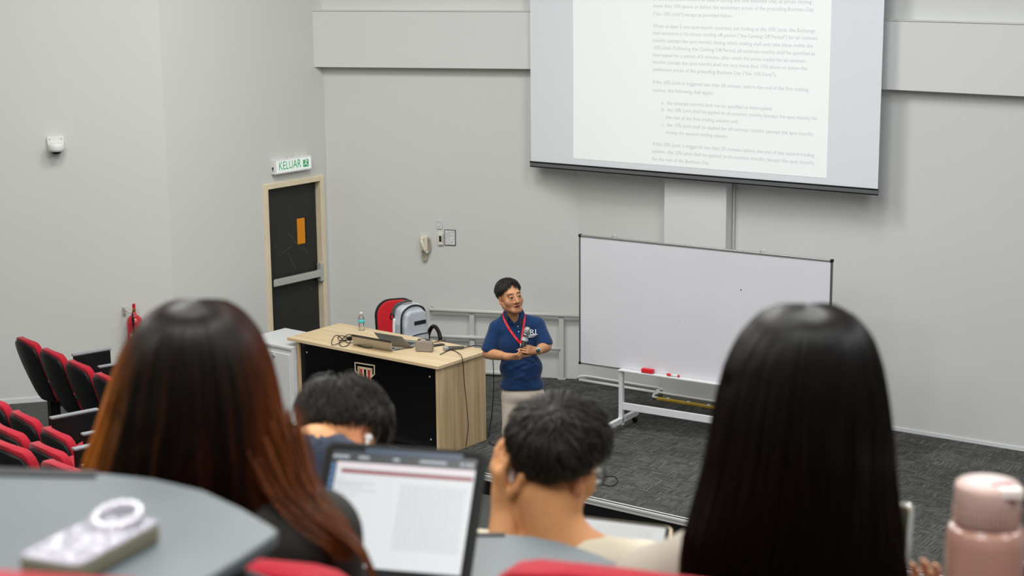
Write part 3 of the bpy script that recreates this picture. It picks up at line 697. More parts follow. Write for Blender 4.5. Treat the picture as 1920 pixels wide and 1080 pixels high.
b_ = MB(); b_.cyl((0, 0, .1), (0, 0, .43), .03); b_.build('gas_column', BLACKP, t_)
b_ = MB()
for k in range(5):
    a = 2*PI*k/5+.3; b_.tube([(0, 0, .11), (.28*math.cos(a), .28*math.sin(a), .065)], [.028, .018], 8)
b_.build('base_star', BLACKP, t_)
for k in range(5):
    a = 2*PI*k/5+.3; b_ = MB(); b_.ball((.28*math.cos(a), .28*math.sin(a), .03), .03, nu=10, nv=6); b_.build('caster', BLACKP, t_)
bpos = at(767, 600, 16.16); bpos[2] = .52
t_ = thing('backpack', 'light grey backpack with black strap sitting on the red chair', 'backpack', bpos, math.radians(42))
BG = mat('backpack_grey', 'b9bec5', .6, bump=.5, bscale=35, var=.06, vscale=12); BGW = mat('backpack_piping', '17191b', .6)
b_ = MB(); b_.prism([(-.15, 0), (.15, 0), (.155, .3), (.13, .44), (.08, .47), (-.08, .47), (-.13, .44), (-.155, .3)], -.07, .08, axis='y'); b_.build('main_body', BG, t_, .03, 3)
b_ = MB(); b_.prism([(-.135, .01), (.135, .01), (.14, .28), (.12, .39), (.08, .425), (-.08, .425), (-.12, .39), (-.14, .28)], -.12, -.06, axis='y'); b_.build('front_panel', BG, t_, .025, 3)
b_ = MB(); b_.prism(rrect(.23, .17, .025, 4, .01, .115), -.145, -.11, axis='y'); b_.build('front_pocket', BG, t_, .014, 3)
MB().tube(smooth_path([(-.1, -.148, .05), (-.103, -.148, .16), (-.08, -.148, .197), (.1, -.148, .2), (.122, -.148, .18), (.124, -.148, .06)], 5), .005, 6).build('pocket_zip', BGW, t_)
MB().box((.035, -.122, .305), (.07, .004, .018)).build('patch', BGW, t_, .003)
MB().tube(smooth_path([(-.145, -.07, .02), (-.15, -.07, .3), (-.12, -.07, .42), (0, -.07, .465), (.12, -.07, .42), (.15, -.07, .3)], 5), .009, 6).build('main_zip', BGW, t_)
MB().tube(smooth_path([(-.17, .04, .38), (-.13, .03, .47), (-.02, .0, .50), (.03, -.0, .49)], 6), .016, 8, flat=.6).build('shoulder_strap', mat('strap_grey', '3f4846', .7), t_)
MB().tube([(-.17+.022*math.cos(a), .04, .37+.03*math.sin(a)) for a in np.linspace(0, 2*PI, 13)[:-1]], .006, 6, closed=True).build('buckle', BLACKP, t_)
MB().tube(smooth_path([(-.155, .0, .05), (-.175, .01, .2), (-.16, .02, .35)], 5), .014, 8).build('side_strap', WHITEP, t_)

# ------------------------------------------------------------------ lecture hall chairs
def back_plate(w0, z0, z1, y_off, th, nu=10, nv=10, hole=None, edge=.0, lean=.30, top_r=.09, crown=.018):
    mb = MB(); vs = []
    def half(z):
        h = w0*(.86+.14*math.sin(min(1, (z-.4)/.45)*PI*.62)) if z > .4 else w0*.86
        d = (Z1-z)
        if d < top_r: h -= top_r*(1-math.sqrt(max(0, 1-((top_r-d)/top_r)**2)))*.9
        d = (z-Z0)
        if d < .06: h -= .06*(1-math.sqrt(max(0, 1-((.06-d)/.06)**2)))
        return h
    Z0, Z1 = z0, z1
    def P(u, z, f):
        h = half(z); x = h*u
        zq = z; z = z-crown*u*u*max(0, (z-Z0)/(Z1-Z0))**3
        y = -.18-(z-.45)*lean-.05*math.sin((z-.45)*5)*.4 - .035*(1-u*u)
        return (x, y+y_off+f*th, z)
    zs = [z0+(z1-z0)*(.5-.5*math.cos(PI*j/nv)) for j in range(nv+1)]; us = [math.sin((-1+2*i/nu)*PI/2) for i in range(nu+1)]
    for f in (0, 1):
        for z in zs:
            for u in us: vs.append(P(u, z, f))
    n = nu+1; o = n*(nv+1); F = []
    for j in range(nv):
        for i in range(nu):
            a, b, c, d = j*n+i, j*n+i+1, (j+1)*n+i+1, (j+1)*n+i
            F.append((a, b, c, d)); F.append((o+d, o+c, o+b, o+a))
    rim = [i for i in range(n)]+[j*n+nu for j in range(1, nv+1)]+[nv*n+i for i in range(nu-1, -1, -1)]+[j*n for j in range(nv-1, 0, -1)]
    for k in range(len(rim)):
        a, b = rim[k], rim[(k+1) % len(rim)]; F.append((b, a, o+a, o+b))
    mb.add(vs, F, 0, None, True); return mb
def make_chair(tabl=None, folded=True, low=False, near=False):
    t = thing('lecture_chair', 'x', 'chair')
    back_plate(.212, .40, .93, -.0, .022).build('back_shell', BLACKP, t, .006)
    back_plate(.22, .60, .955, .023, .05).build('back_cushion', RED, t, .014)
    back_plate(.20, .39, .585, .023, .05, top_r=.03).build('lumbar_cushion', RED, t, .012)
    for s_ in (-1, 1):
        MB().box((s_*.195, -.17, .585), (.02, .03, .02)).build('hinge_bracket', GREYP, t, .004)
    if folded: Ms = Matrix.Translation((0, -.13, .42)) @ Matrix.Rotation(math.radians(24), 4, 'X')
    else: Ms = Matrix.Translation((0, -.13, .40)) @ Matrix.Rotation(math.radians(4), 4, 'X')
    b_ = MB(); b_.prism(rrect(.40, .40, .06, 5, 0, .2), 0, .06, Ms); b_.build('seat_cushion', RED, t, .018)
    b_ = MB(); b_.prism(rrect(.39, .39, .06, 5, 0, .2), -.02, 0, Ms); b_.build('seat_pan', BLACKP, t, .006)
    b_ = MB(); b_.box((0, -.1, .2), (.035, .045, .2)); b_.build('pedestal', BLACKP, t, .006)
    b_ = MB(); b_.box((0, -.1, .008), (.09, .12, .008)); b_.build('foot_plate', BLACKP, t, .004)
    za, zc = (.34, .60) if near else (.36, .80); ya = .1 if near else .16; xa = .31 if near else .247
    b_ = MB(); b_.box((xa, ya, (za+zc)/2), (.018, .165, (zc-za)/2)); b_.build('arm_panel', BLACKP, t, .008)
    b_ = MB(); b_.box((xa, ya, zc+.006), (.022, .175, .008)); b_.build('arm_cap', GREYP, t, .005)
    b_ = MB(); b_.box((xa/2+.01, -.06, .365), (xa/2, .025, .018)); b_.build('arm_beam', BLACKP, t, .004)
    return t
def place_back_top(o, x, y, zf, rz, D=None):     # puts the top edge of the back on a pixel
    p = fl(x, y, zf+.955) if D is None else at(x, y, D)
    l = Vector((0, -.31, 0)); l.rotate(Matrix.Rotation(rz, 3, 'Z'))
    o.location = (float(p[0])-l.x, float(p[1])-l.y, zf if D is None else float(p[2])-.955); o.rotation_euler = (0, 0, rz)
proto = make_chair()
LZ = LEFT_Z
_c2 = fl(84, 834, .72+.955); _d2 = fl(115, 868, .98+.955)
ROW = (('a', (-4.07, 14.3), (.61, -.79), .51, LZ, -52), ('b', (-3.53, 11.52), (.62, -.785), .495, .45, -52),
       ('c', (_c2[0]-.33, _c2[1]+.375), (.66, -.75), .5, .72, -48), ('d', (_d2[0]-.38, _d2[1]+.365), (.72, -.69), .53, .98, -44))
CL = {'a': ['farthest left in the row near the extinguisher', 'second in the row near the extinguisher', 'third in the row near the extinguisher', 'half behind copper hair, near the extinguisher'],
      'b': ['second row, cut by the picture edge', 'second row, second from the picture edge', 'second row, nearest the copper hair'],
      'c': ['third row, cut by the picture edge', 'third row, with a wide red top'],
      'd': ['lowest one cut by the picture edge', 'red top just above the grey board']}
first = True
for key, p0_, dr_, st_, z, rz in ROW:
    if key != 'a':
        q0 = np.array([p0_[0], p0_[1]]); dv = np.array(dr_); nv_ = np.array([-dr_[1], dr_[0]])
        MB().prism([tuple(q0+dv*a+nv_*b) for a, b in ((-1.6, -.42), (2.4, -.42), (2.4, .78), (-1.6, .78))], -.3, z).build('seating_tier', CARPET2, floor)
    for k, lb in enumerate(CL[key]):
        o = proto if first else copy_tree(proto); first = False
        o['label'] = 'red and black lecture chair, '+lb; o['group'] = 'lecture chairs at the left wall'
        l = Vector((0, -.31, 0)); l.rotate(Matrix.Rotation(math.radians(rz), 3, 'Z'))
        o.location = (p0_[0]+dr_[0]*st_*k-l.x, p0_[1]+dr_[1]*st_*k-l.y, z); o.rotation_euler = (0, 0, math.radians(rz))
def floor_at(y):
    return next((z for yy, z in reversed(TIERS) if y <= yy), -.17)
def near_chair(x, y, D, rz, label, folded=False):
    o = make_chair(folded=folded, near=True); o['label'] = label; o['group'] = 'lecture chairs near the camera'
    place_back_top(o, x, y, 0, math.radians(rz), D)
    return o
chW1 = near_chair(400, 1040, 2.36, -14, 'lecture chair with the copper haired woman sitting in it')
chW2 = near_chair(1175, 1066, 2.30, -20, 'lecture chair of the black haired woman, curved red top showing at the bottom')
chNear = near_chair(-110, 1066, 1.26, -10, 'very blurred red lecture chair at the bottom left corner', True)
chM1 = near_chair(555, 1060, 3.55, -12, 'lecture chair with the man in dark shirt and earbud sitting in it')
chM2 = near_chair(1035, 1100, 3.45, -12, 'lecture chair with the man in glasses sitting in it')
chBot = near_chair(2080, 1190, 2.35, -12, 'lecture chair whose board carries the pink tumbler', True)
o = copy_tree(proto); o['label'] = 'lecture chair far below, glimpsed behind the pink tumbler at right edge'; o['group'] = 'lecture chairs near the camera'
place_back_top(o, 1960, 1025, 0, math.radians(20)); o.location.z = -.17
def board(chair, poly_world, th=.018, strip=None):
    Mi = chair_matrix(chair).inverted(); z = poly_world[0][2]
    lp = [Mi @ Vector([float(v) for v in p]) for p in poly_world]
    MB().prism([(p.x, p.y) for p in lp], lp[0].z-th, lp[0].z).build('writing_board', TABL, chair, .004)
    c = sum((p for p in lp), Vector())/len(lp)
    b_ = MB(); b_.tube([(.28, .15, .67), (.28, .19, lp[0].z-.1), (c.x*.5+.14, c.y*.5+.1, lp[0].z-.03), (c.x, c.y, lp[0].z-.025)], .014, 8); b_.build('board_arm', BLACKP, chair)
    if strip is not None:
        s_ = [Mi @ Vector([float(v) for v in p]) for p in strip]
        MB().prism([(p.x, p.y) for p in s_], lp[0].z-.001, lp[0].z+.003).build('hinge_strip', BLACKP, chair, .001)
def chair_matrix(o): return Matrix.Translation(o.location) @ Matrix.Rotation(o.rotation_euler.z, 4, 'Z')
ZL = 3.86
board(chNear, [fl(x, y, ZL) for x, y in ((-150, 872), (0, 879), (190, 886), (290, 897), (380, 918), (455, 953), (508, 984), (522, 994), (514, 1004), (460, 1040), (395, 1080), (330, 1118), (-200, 1130))], strip=[fl(x, y, ZL) for x, y in ((-150, 872), (0, 879.5), (182, 886), (180, 897), (0, 893), (-150, 886))])
ZT_ = 3.5
tp = at(1846, 1150, 2.5)

# ------------------------------------------------------------------ signed-distance sculpting (numpy) for bodies and clothes
class Field:
    def __init__(s, lo, hi, h):
        s.lo = np.array(lo, float); s.h = h; s.n = np.ceil((np.array(hi)-s.lo)/h).astype(int)+1
        s.f = np.full(s.n, .3, np.float32)
        s.ax = [(s.lo[i]+h*np.arange(s.n[i])).astype(np.float32) for i in range(3)]
    def sub(s, lo, hi):
        a = np.clip(np.floor((np.asarray(lo)-s.lo)/s.h).astype(int), 0, s.n); b = np.clip(np.ceil((np.asarray(hi)-s.lo)/s.h).astype(int)+1, 0, s.n)
        return tuple(slice(int(x), int(y)) for x, y in zip(a, b))
    def apply(s, lo, hi, fn, k, op):
        m = k+3*s.h+.012; sl = s.sub(np.asarray(lo)-m, np.asarray(hi)+m)
        if any(q.stop <= q.start for q in sl): return
        X, Y, Z = np.meshgrid(s.ax[0][sl[0]], s.ax[1][sl[1]], s.ax[2][sl[2]], indexing='ij', sparse=True)
        d = fn(X, Y, Z).astype(np.float32); a = s.f[sl]
        if op == '+':
            if k > 0: h_ = np.clip(.5+.5*(a-d)/k, 0, 1); r = a+(d-a)*h_-k*h_*(1-h_)
            else: r = np.minimum(a, d)
        elif op == '-':
            d = -d; h_ = np.clip(.5-.5*(a-d)/max(k, 1e-4), 0, 1); r = a+(d-a)*h_+k*h_*(1-h_)
        s.f[sl] = r
    def cone(s, a, b, r1, r2=None, k=.01, op='+'):
        a = np.asarray(a, float); b = np.asarray(b, float); r2 = r1 if r2 is None else r2; ba = b-a; L2 = max(float(ba@ba), 1e-9); R = max(r1, r2)
        def fn(X, Y, Z):
            t = np.clip(((X-a[0])*ba[0]+(Y-a[1])*ba[1]+(Z-a[2])*ba[2])/L2, 0, 1)
            return np.sqrt((X-a[0]-t*ba[0])**2+(Y-a[1]-t*ba[1])**2+(Z-a[2]-t*ba[2])**2)-(r1+(r2-r1)*t)
        s.apply(np.minimum(a, b)-R, np.maximum(a, b)+R, fn, k, op)
    def ell(s, c, r, R=None, k=.01, op='+'):
        c = np.asarray(c, float); r = np.asarray(r, float); e = r if R is None else np.full(3, r.max())
        def fn(X, Y, Z):
            x, y, z = X-c[0], Y-c[1], Z-c[2]
            if R is not None: x, y, z = (R[0, 0]*x+R[1, 0]*y+R[2, 0]*z, R[0, 1]*x+R[1, 1]*y+R[2, 1]*z, R[0, 2]*x+R[1, 2]*y+R[2, 2]*z)
            k0 = np.sqrt((x/r[0])**2+(y/r[1])**2+(z/r[2])**2); k1 = np.sqrt((x/r[0]**2)**2+(y/r[1]**2)**2+(z/r[2]**2)**2)
            return k0*(k0-1)/np.maximum(k1, 1e-6)
        s.apply(c-e, c+e, fn, k, op)
    def mesh(s):
        f = s.f; g = f < 0; n = np.array(f.shape)
        c = np.zeros(n-1, np.int8)
        for i in (0, 1):
            for j in (0, 1):
                for k in (0, 1): c += g[i:n[0]-1+i, j:n[1]-1+j, k:n[2]-1+k]
        act = (c > 0) & (c < 8); idx = np.full(n-1, -1, np.int32); na = int(act.sum()); idx[act] = np.arange(na)
        P = np.zeros((na, 3)); C = np.zeros(na); quads = []
        for ax in range(3):
            sa = [slice(None)]*3; sb = [slice(None)]*3; sa[ax] = slice(0, -1); sb[ax] = slice(1, None)
            I = np.argwhere(g[tuple(sa)] != g[tuple(sb)]); J = I.copy(); J[:, ax] += 1
            f0 = f[tuple(I.T)]; f1 = f[tuple(J.T)]; t = f0/(f0-f1); p = I.astype(float); p[:, ax] += t
            o1, o2 = [q for q in range(3) if q != ax]; ids = []
            for d1, d2 in ((-1, -1), (0, -1), (0, 0), (-1, 0)):
                K = I.copy(); K[:, o1] += d1; K[:, o2] += d2
                ok = (K[:, o1] >= 0) & (K[:, o2] >= 0) & (K[:, o1] < n[o1]-1) & (K[:, o2] < n[o2]-1)
                v = np.full(len(I), -1); v[ok] = idx[tuple(K[ok].T)]; ids.append(v)
                w = v >= 0; np.add.at(P, v[w], p[w]); np.add.at(C, v[w], 1)
            q = np.stack(ids, 1); ok = (q >= 0).all(1); q = q[ok]; ins = f0[ok] < 0
            flip = ~ins if ax != 1 else ins
            q[flip] = q[flip][:, ::-1]; quads.append(q)
        P = P/np.maximum(C, 1)[:, None]*s.h+s.lo
        return P, np.concatenate(quads)
    def value(s, P):
        q = (np.asarray(P)-s.lo)/s.h; i = np.clip(np.floor(q).astype(int), 0, s.n-2); t = q-i; r = 0
        for a in (0, 1):
            for b in (0, 1):
                for c in (0, 1):
                    w = (t[..., 0] if a else 1-t[..., 0])*(t[..., 1] if b else 1-t[..., 1])*(t[..., 2] if c else 1-t[..., 2])
                    r = r+w*s.f[i[..., 0]+a, i[..., 1]+b, i[..., 2]+c]
        return r
    def build(s, name, m, parent, color=None):
        P, Q = s.mesh()
        me = bpy.data.meshes.new(name); me.vertices.add(len(P)); me.vertices.foreach_set('co', P.astype(np.float32).ravel())
        me.loops.add(len(Q)*4); me.loops.foreach_set('vertex_index', Q.astype(np.int32).ravel())
        me.polygons.add(len(Q)); me.polygons.foreach_set('loop_start', np.arange(0, len(Q)*4, 4, dtype=np.int32)); me.polygons.foreach_set('loop_total', np.full(len(Q), 4, np.int32))
        me.polygons.foreach_set('use_smooth', np.ones(len(Q), bool)); me.materials.append(m); me.update(calc_edges=True); me.validate()
        if color is not None:
            a = me.color_attributes.new('tint', 'FLOAT_COLOR', 'POINT'); c = np.ones((len(P), 4), np.float32); c[:, :3] = color(P); a.data.foreach_set('color', c.ravel())
        o = bpy.data.objects.new(name, me); COL.objects.link(o); o.parent = parent; return o
def rotm(face, up=(0, 0, 1), roll=0.):       # columns: head x (its left as seen facing it: viewer right), y (backwards), z (up)
    y = -np.asarray(face, float); y /= np.linalg.norm(y); u = np.asarray(up, float); x = np.cross(y, u); x /= np.linalg.norm(x); z = np.cross(x, y)
    c, s_ = math.cos(roll), math.sin(roll); x, z = c*x+s_*z, -s_*x+c*z
    return np.stack([x, y, z], 1)
class Head:
    def __init__(s, c, R, sc): s.c = np.asarray(c, float); s.R = R; s.s = sc
    def p(s, q): return s.c+s.R@(np.asarray(q, float)*s.s)
    def inv(s, P): return (np.asarray(P)-s.c)@s.R/s.s
    def build(s, F, detail=True, neck=None):
        S_ = s.s; R = s.R
        def E(c, r, k=.015, op='+', R2=None): F.ell(s.p(c), np.array(r)*S_, R if R2 is None else R@R2, k*S_, op)
        def Cn(a, b, r1, r2=None, k=.012, op='+'): F.cone(s.p(a), s.p(b), r1*S_, None if r2 is None else r2*S_, k*S_, op)
        E((0, .018, .035), (.076, .094, .083)); E((0, -.03, -.02), (.066, .068, .09), .03)
        for q in (-1, 1):
            Cn((q*.056, -.0, -.055), (q*.022, -.074, -.095), .02, .018, .03)
            E((q*.042, -.062, -.028), (.027, .025, .03), .02)
        E((0, -.078, -.098), (.024, .018, .018), .02)
        Cn((-.04, -.082, .027), (.04, -.082, .027), .012, .012, .02)
        if detail:
            for q in (-1, 1):
                E((q*.032, -.104, .004), (.019, .014, .012), .012, '-')
                E((q*.032, -.08, .003), (.016, .015, .0155), .004)
                Cn((q*.016, -.094, .0072), (q*.032, -.0985, .0118), .0036, .004, .004); Cn((q*.032, -.0985, .0118), (q*.048, -.088, .006), .0045, .0035, .004)
                Cn((q*.018, -.094, -.0085), (q*.044, -.0895, -.0085), .0033, .0035, .005)
            Cn((0, -.094, .012), (0, -.115, -.032), .0075, .0125, .01); 
            for q in (-1, 1): E((q*.014, -.1, -.037), (.0095, .011, .008), .006); 
            for q in (-1, 1): E((q*.007, -.112, -.046), (.004, .005, .003), .002, '-')
            Cn((-.02, -.094, -.061), (.02, -.094, -.061), .0055, .0055, .006); E((0, -.099, -.06), (.014, .007, .006), .005)
            Cn((-.015, -.093, -.079), (.015, -.093, -.079), .007, .007, .006)
            E((0, -.104, -.07), (.019, .012, .0045), .003, '-')
        for q in (-1, 1):
            Ry = np.array([[math.cos(.35*q), -math.sin(.35*q), 0], [math.sin(.35*q), math.cos(.35*q), 0], [0, 0, 1]])
            E((q*.079, .012, -.004), (.009, .02, .033), .006, '+', Ry)
            E((q*.085, .006, -.002), (.007, .011, .02), .004, '-', Ry)
            E((q*.077, .002, -.032), (.009, .01, .011), .006)
LIM_A = [0, 35, 60, 75, 88, 100, 115, 140, 180]
def hairline(lims, asym=0.):
    def f(d):       # d: (n,3) head-local unit vectors
        a = np.degrees(np.arctan2(np.abs(d[:, 0]), -d[:, 1])); e = np.degrees(np.arcsin(np.clip(d[:, 2], -1, 1)))
        return e-np.interp(a, LIM_A, lims)-asym*d[:, 0]*np.clip(-d[:, 1]+.2, 0, 1)
    return f
CR_R = np.array([.076, .094, .083]); CR_C = np.array([0, .018, .035])
def ribbon_mesh(name, lines, rad, m, parent, cols=None, sides=3, kind=None):
    # lines: (n,k,3) array; tapered thin tubes in one mesh
    n, k, _ = lines.shape; T = np.gradient(lines, axis=1); T /= np.linalg.norm(T, axis=2, keepdims=True)+1e-9
    up = np.zeros_like(T); up[..., 2] = 1; up[..., 0] = .3; X = np.cross(up, T); X /= np.linalg.norm(X, axis=2, keepdims=True)+1e-9; Y = np.cross(T, X)
    tp = np.interp(np.linspace(0, 1, k), [0, .1, .7, 1], [.7, 1, .9, .15])[None, :, None]
    rad = np.asarray(rad).reshape(-1, 1, 1)*np.ones((n, 1, 1))
    V = np.stack([lines+(X*math.cos(2*PI*j/sides)+Y*math.sin(2*PI*j/sides))*rad*tp for j in range(sides)], 2)   # n,k,sides,3
    base = (np.arange(n)*k*sides)[:, None, None]+(np.arange(k-1)*sides)[None, :, None]
    j = np.arange(sides)[None, None, :]; j2 = (j+1) % sides
    Q = np.stack([base+j, base+j2, base+sides+j2, base+sides+j], 3).reshape(-1, 4)
    V = V.reshape(-1, 3); me = bpy.data.meshes.new(name); me.vertices.add(len(V)); me.vertices.foreach_set('co', V.astype(np.float32).ravel())
    me.loops.add(len(Q)*4); me.loops.foreach_set('vertex_index', Q.astype(np.int32).ravel()); me.polygons.add(len(Q))
    me.polygons.foreach_set('loop_start', np.arange(0, len(Q)*4, 4, dtype=np.int32)); me.polygons.foreach_set('loop_total', np.full(len(Q), 4, np.int32))
    me.polygons.foreach_set('use_smooth', np.ones(len(Q), bool)); me.materials.append(m); me.update(calc_edges=True)
    if cols is not None:
        a = me.color_attributes.new('tint', 'FLOAT_COLOR', 'POINT'); c = np.ones((n, k, sides, 4), np.float32); c[..., :3] = cols[:, :, None, :]; a.data.foreach_set('color', c.ravel())
    o = bpy.data.objects.new(name, me); COL.objects.link(o); o.parent = parent
    if kind: o['kind'] = kind
    return o
def short_hair(head, lims, m, parent, n=3000, length=.035, lift=.010, thick=.012, rad=.0011, crown=(0, .55, .83), forward=.6, clump=24, seed=1, sides_short=True, asym=0., sweep=0., sidevol=.6):
    r_ = np.random.default_rng(seed); S_ = head.s; hl = hairline(lims, asym); cr = np.array(crown)/np.linalg.norm(crown)
    # cap
    nu, nv = 72, 44; V = []; D = []
    cd = r_.normal(size=(clump*6, 3)); cd /= np.linalg.norm(cd, axis=1, keepdims=True)
    def vol(d):
        th = thick*np.clip(sidevol+d[:, 2]*(1.05-sidevol), .1, 1) if sides_short else np.full(len(d), thick)
        e = hl(d); return th*np.clip(e/14, 0, 1)
    def bump(d):
        q = d@cd.T; return .0045*np.exp(-((1-q.max(1))*160))
    for i in range(nv+1):
        t = -PI/2+PI*i/nv
        for j in range(nu): D.append((math.cos(t)*math.cos(2*PI*j/nu), math.cos(t)*math.sin(2*PI*j/nu), math.sin(t)))
    D = np.array(D); L_ = CR_C+D*CR_R*1.005+D*(vol(D)+bump(D)*np.clip(hl(D)/10, 0, 1))[:, None]
    P = head.c+(L_*S_)@head.R.T; keep = hl(D) > -3
    F = []
    for i in range(nv):
        for j in range(nu):
            q = (i*nu+j, i*nu+(j+1) % nu, (i+1)*nu+(j+1) % nu, (i+1)*nu+j)
            if all(keep[x] for x in q): F.append(q)
    mb = MB(); mb.add([tuple(x) for x in P], F, 0, None, True); hair = mb.build('hair', m, parent)
    # strands
    d = r_.normal(size=(n*3, 3)); d /= np.linalg.norm(d, axis=1, keepdims=True); d = d[hl(d) > 0][:n]; k = 6; n = len(d)
    fl_ = (d-(d@cr)[:, None]*cr); dn = d-cr; tdir = dn-(np.sum(dn*d, 1))[:, None]*d
    fw = np.array([0, -1., 0]); tf = fw-(d@fw)[:, None]*d; topw = np.clip(d[:, 2], 0, 1)[:, None]
    tdir = tdir/(np.linalg.norm(tdir, axis=1, keepdims=True)+1e-6)+forward*topw*tf+sweep*topw*np.array([[-1., 0, 0]])
    ci = (d@cd.T).argmax(1); tdir += .55*r_.normal(size=(len(cd), 3))[ci]*(.35+.65*topw) + .16*r_.normal(size=(n, 3))
    tdir -= np.sum(tdir*d, 1)[:, None]*d; tdir /= np.linalg.norm(tdir, axis=1, keepdims=True)+1e-6
    ln = length*(.35+.65*np.clip((d[:, 2]+.4)/1.1, 0, 1))*r_.uniform(.7, 1.2, n); lf = lift*r_.uniform(.2, 1.3, n)*np.clip(.3+d[:, 2], .15, 1)
    lines = np.zeros((n, k, 3)); base = vol(d)*.6
    for q in range(k):
        t = q/(k-1); dd = d+tdir*(ln*t/.085)[:, None]; dd /= np.linalg.norm(dd, axis=1, keepdims=True)
        h = base+(vol(d)*.55+lf*math.sin(t*PI*.72))
        lines[:, q] = CR_C+dd*CR_R+dd*h[:, None]
    W_ = head.c+(lines*S_)@head.R.T
    cb = np.array(lin('100e0c'))+r_.random((n, 1, 1))**2*(np.array(lin('463e34'))-np.array(lin('100e0c')))
    ribbon_mesh('hair_strands', W_, rad*S_, m, hair, cb*np.ones((n, k, 3)), kind='stuff')
    return hair
def hand(F, wrist, ydir, zdir, s=1., curls=(.5, .5, .5, .5), thumb=(.6, .3), spread=.08, mirror=1, k=.004):
    # wrist: position; ydir: towards knuckles; zdir: back of the hand; fingers bend towards -z; mirror=1: thumb on +x
    y = np.asarray(ydir, float); y /= np.linalg.norm(y); z = np.asarray(zdir, float); z -= (z@y)*y; z /= np.linalg.norm(z); x = np.cross(y, z)*mirror
    w = np.asarray(wrist, float)
    def P(a, b, c): return w+(x*a+y*b+z*c)*s
    for a, r in ((.028, .0125), (.010, .0135), (-.010, .013), (-.027, .0115)):
        F.cone(P(a*.55, .008, 0), P(a, .078, .002), .015*s, r*s, .012*s)
    F.cone(P(0, -.03, 0), P(0, .02, 0), .024*s, .022*s, .02*s)
    tips = []
    for i, (a, l) in enumerate(((.028, (.042, .025, .02)), (.0095, (.046, .029, .021)), (-.0095, (.043, .027, .02)), (-.0275, (.034, .02, .018)))):
        p = P(a, .085 if i in (1, 2) else .079, .003); ang = 0; sp_ = spread*(1.5-i)
        r = .0088*s if i < 3 else .0078*s
        for j, q in enumerate(l):
            ang += curls[i]*(1.15, 1.25, .8)[j]
            d = y*math.cos(ang)-z*math.sin(ang)+x*math.sin(sp_)*math.cos(ang); p2 = p+d*q*s
            F.cone(p, p2, r, r*.9, k*s); p = p2; r *= .9
        tips.append(p)
    p = P(.022, .018, -.006); ang = thumb[0]
    for j, (q, r) in enumerate(((.04, .0125), (.032, .0105), (.026, .009))):
        d = x*math.cos(ang)*(.75 if j == 0 else .5)+y*(.65+.2*j)-z*(math.sin(ang)*.8+thumb[1]*j); d /= np.linalg.norm(d); p2 = p+d*q*s
        F.cone(p, p2, r*s, r*.9*s, .006*s); p = p2
    return tips
SKIN = mat('skin', 'c08a66', .55, attr='tint', var=.04, vscale=40, spec=.35); SKIN.node_tree.nodes['Principled BSDF'].inputs['Subsurface Weight'].default_value = .12; SKIN.node_tree.nodes['Principled BSDF'].inputs['Subsurface Radius'].default_value = (.008, .004, .002)
HAIRB = mat('hair_black', '1d1a17', .42, spec=.5)
def face_tint(head, base='c68f6b', beard=False):
    b = np.array(lin(base)); lip = np.array(lin('9c5a4c')); brow = np.array(lin('2a201b')); red = np.array(lin('c07a60')); stub = np.array(lin('8f6a55'))
    def f(P):
        q = head.inv(P); c = np.tile(b, (len(P), 1))
        def mixin(w, col): 
            nonlocal c
            w = np.clip(w, 0, 1)[:, None]; c = c*(1-w)+col*w
        front = np.clip((-q[:, 1]-.055)/.02, 0, 1)*(np.abs(q[:, 0]) < .08)*(np.abs(q[:, 2]) < .13)
        mixin(front*np.exp(-((np.abs(q[:, 0])-.038)/.02)**2-((q[:, 2]+.03)/.02)**2)*.45, red)
        if beard: mixin(front*np.exp(-(q[:, 0]/.04)**4-((q[:, 2]+.085)/.035)**4)*.28, stub)
        mixin(front*np.exp(-(q[:, 0]/.024)**4-((q[:, 2]+.0695)/.0165)**4)*.9, lip)
        mixin(front*np.exp(-(q[:, 0]/.02)**4-((q[:, 2]+.07)/.0045)**4)*1.0, np.array(lin('3a1c18')))
        arch = .031-.12*(np.abs(q[:, 0])-.034)**2/.02
        mixin(front*np.exp(-((np.abs(q[:, 0])-.034)/.021)**6-((q[:, 2]-arch)/.0058)**4)*.95, brow)
        mixin(front*np.exp(-((np.abs(q[:, 0])-.032)/.017)**4-((q[:, 2]-.0095)/.0028)**4)*.8, brow)
        ear = (np.abs(q[:, 0]) > .07)*np.exp(-((q[:, 2]+.002)/.04)**4-((q[:, 1]-.01)/.03)**4); mixin(ear*.5, np.array(lin('c4745c')))
        return c
    return f
def eyes(head, parent, look=(0, 0)):
    for q in (-1, 1):
        mb = MB(); c = head.p((q*.032, -.0835, .003)); r = .0143*head.s
        mb.ball(c, r, nu=16, nv=10)
        g = np.array([look[0], -1, look[1]], float); g /= np.linalg.norm(g)
        ic = head.p(np.array([q*.032, -.0835, .003])+g*.0108); mb.ball(ic, .0074*head.s, mi=1, nu=12, nv=8)
        mb.build('eye', [mat('eye_white', 'b3a598', .3), mat('eye_iris', '1b1210', .15)], parent)

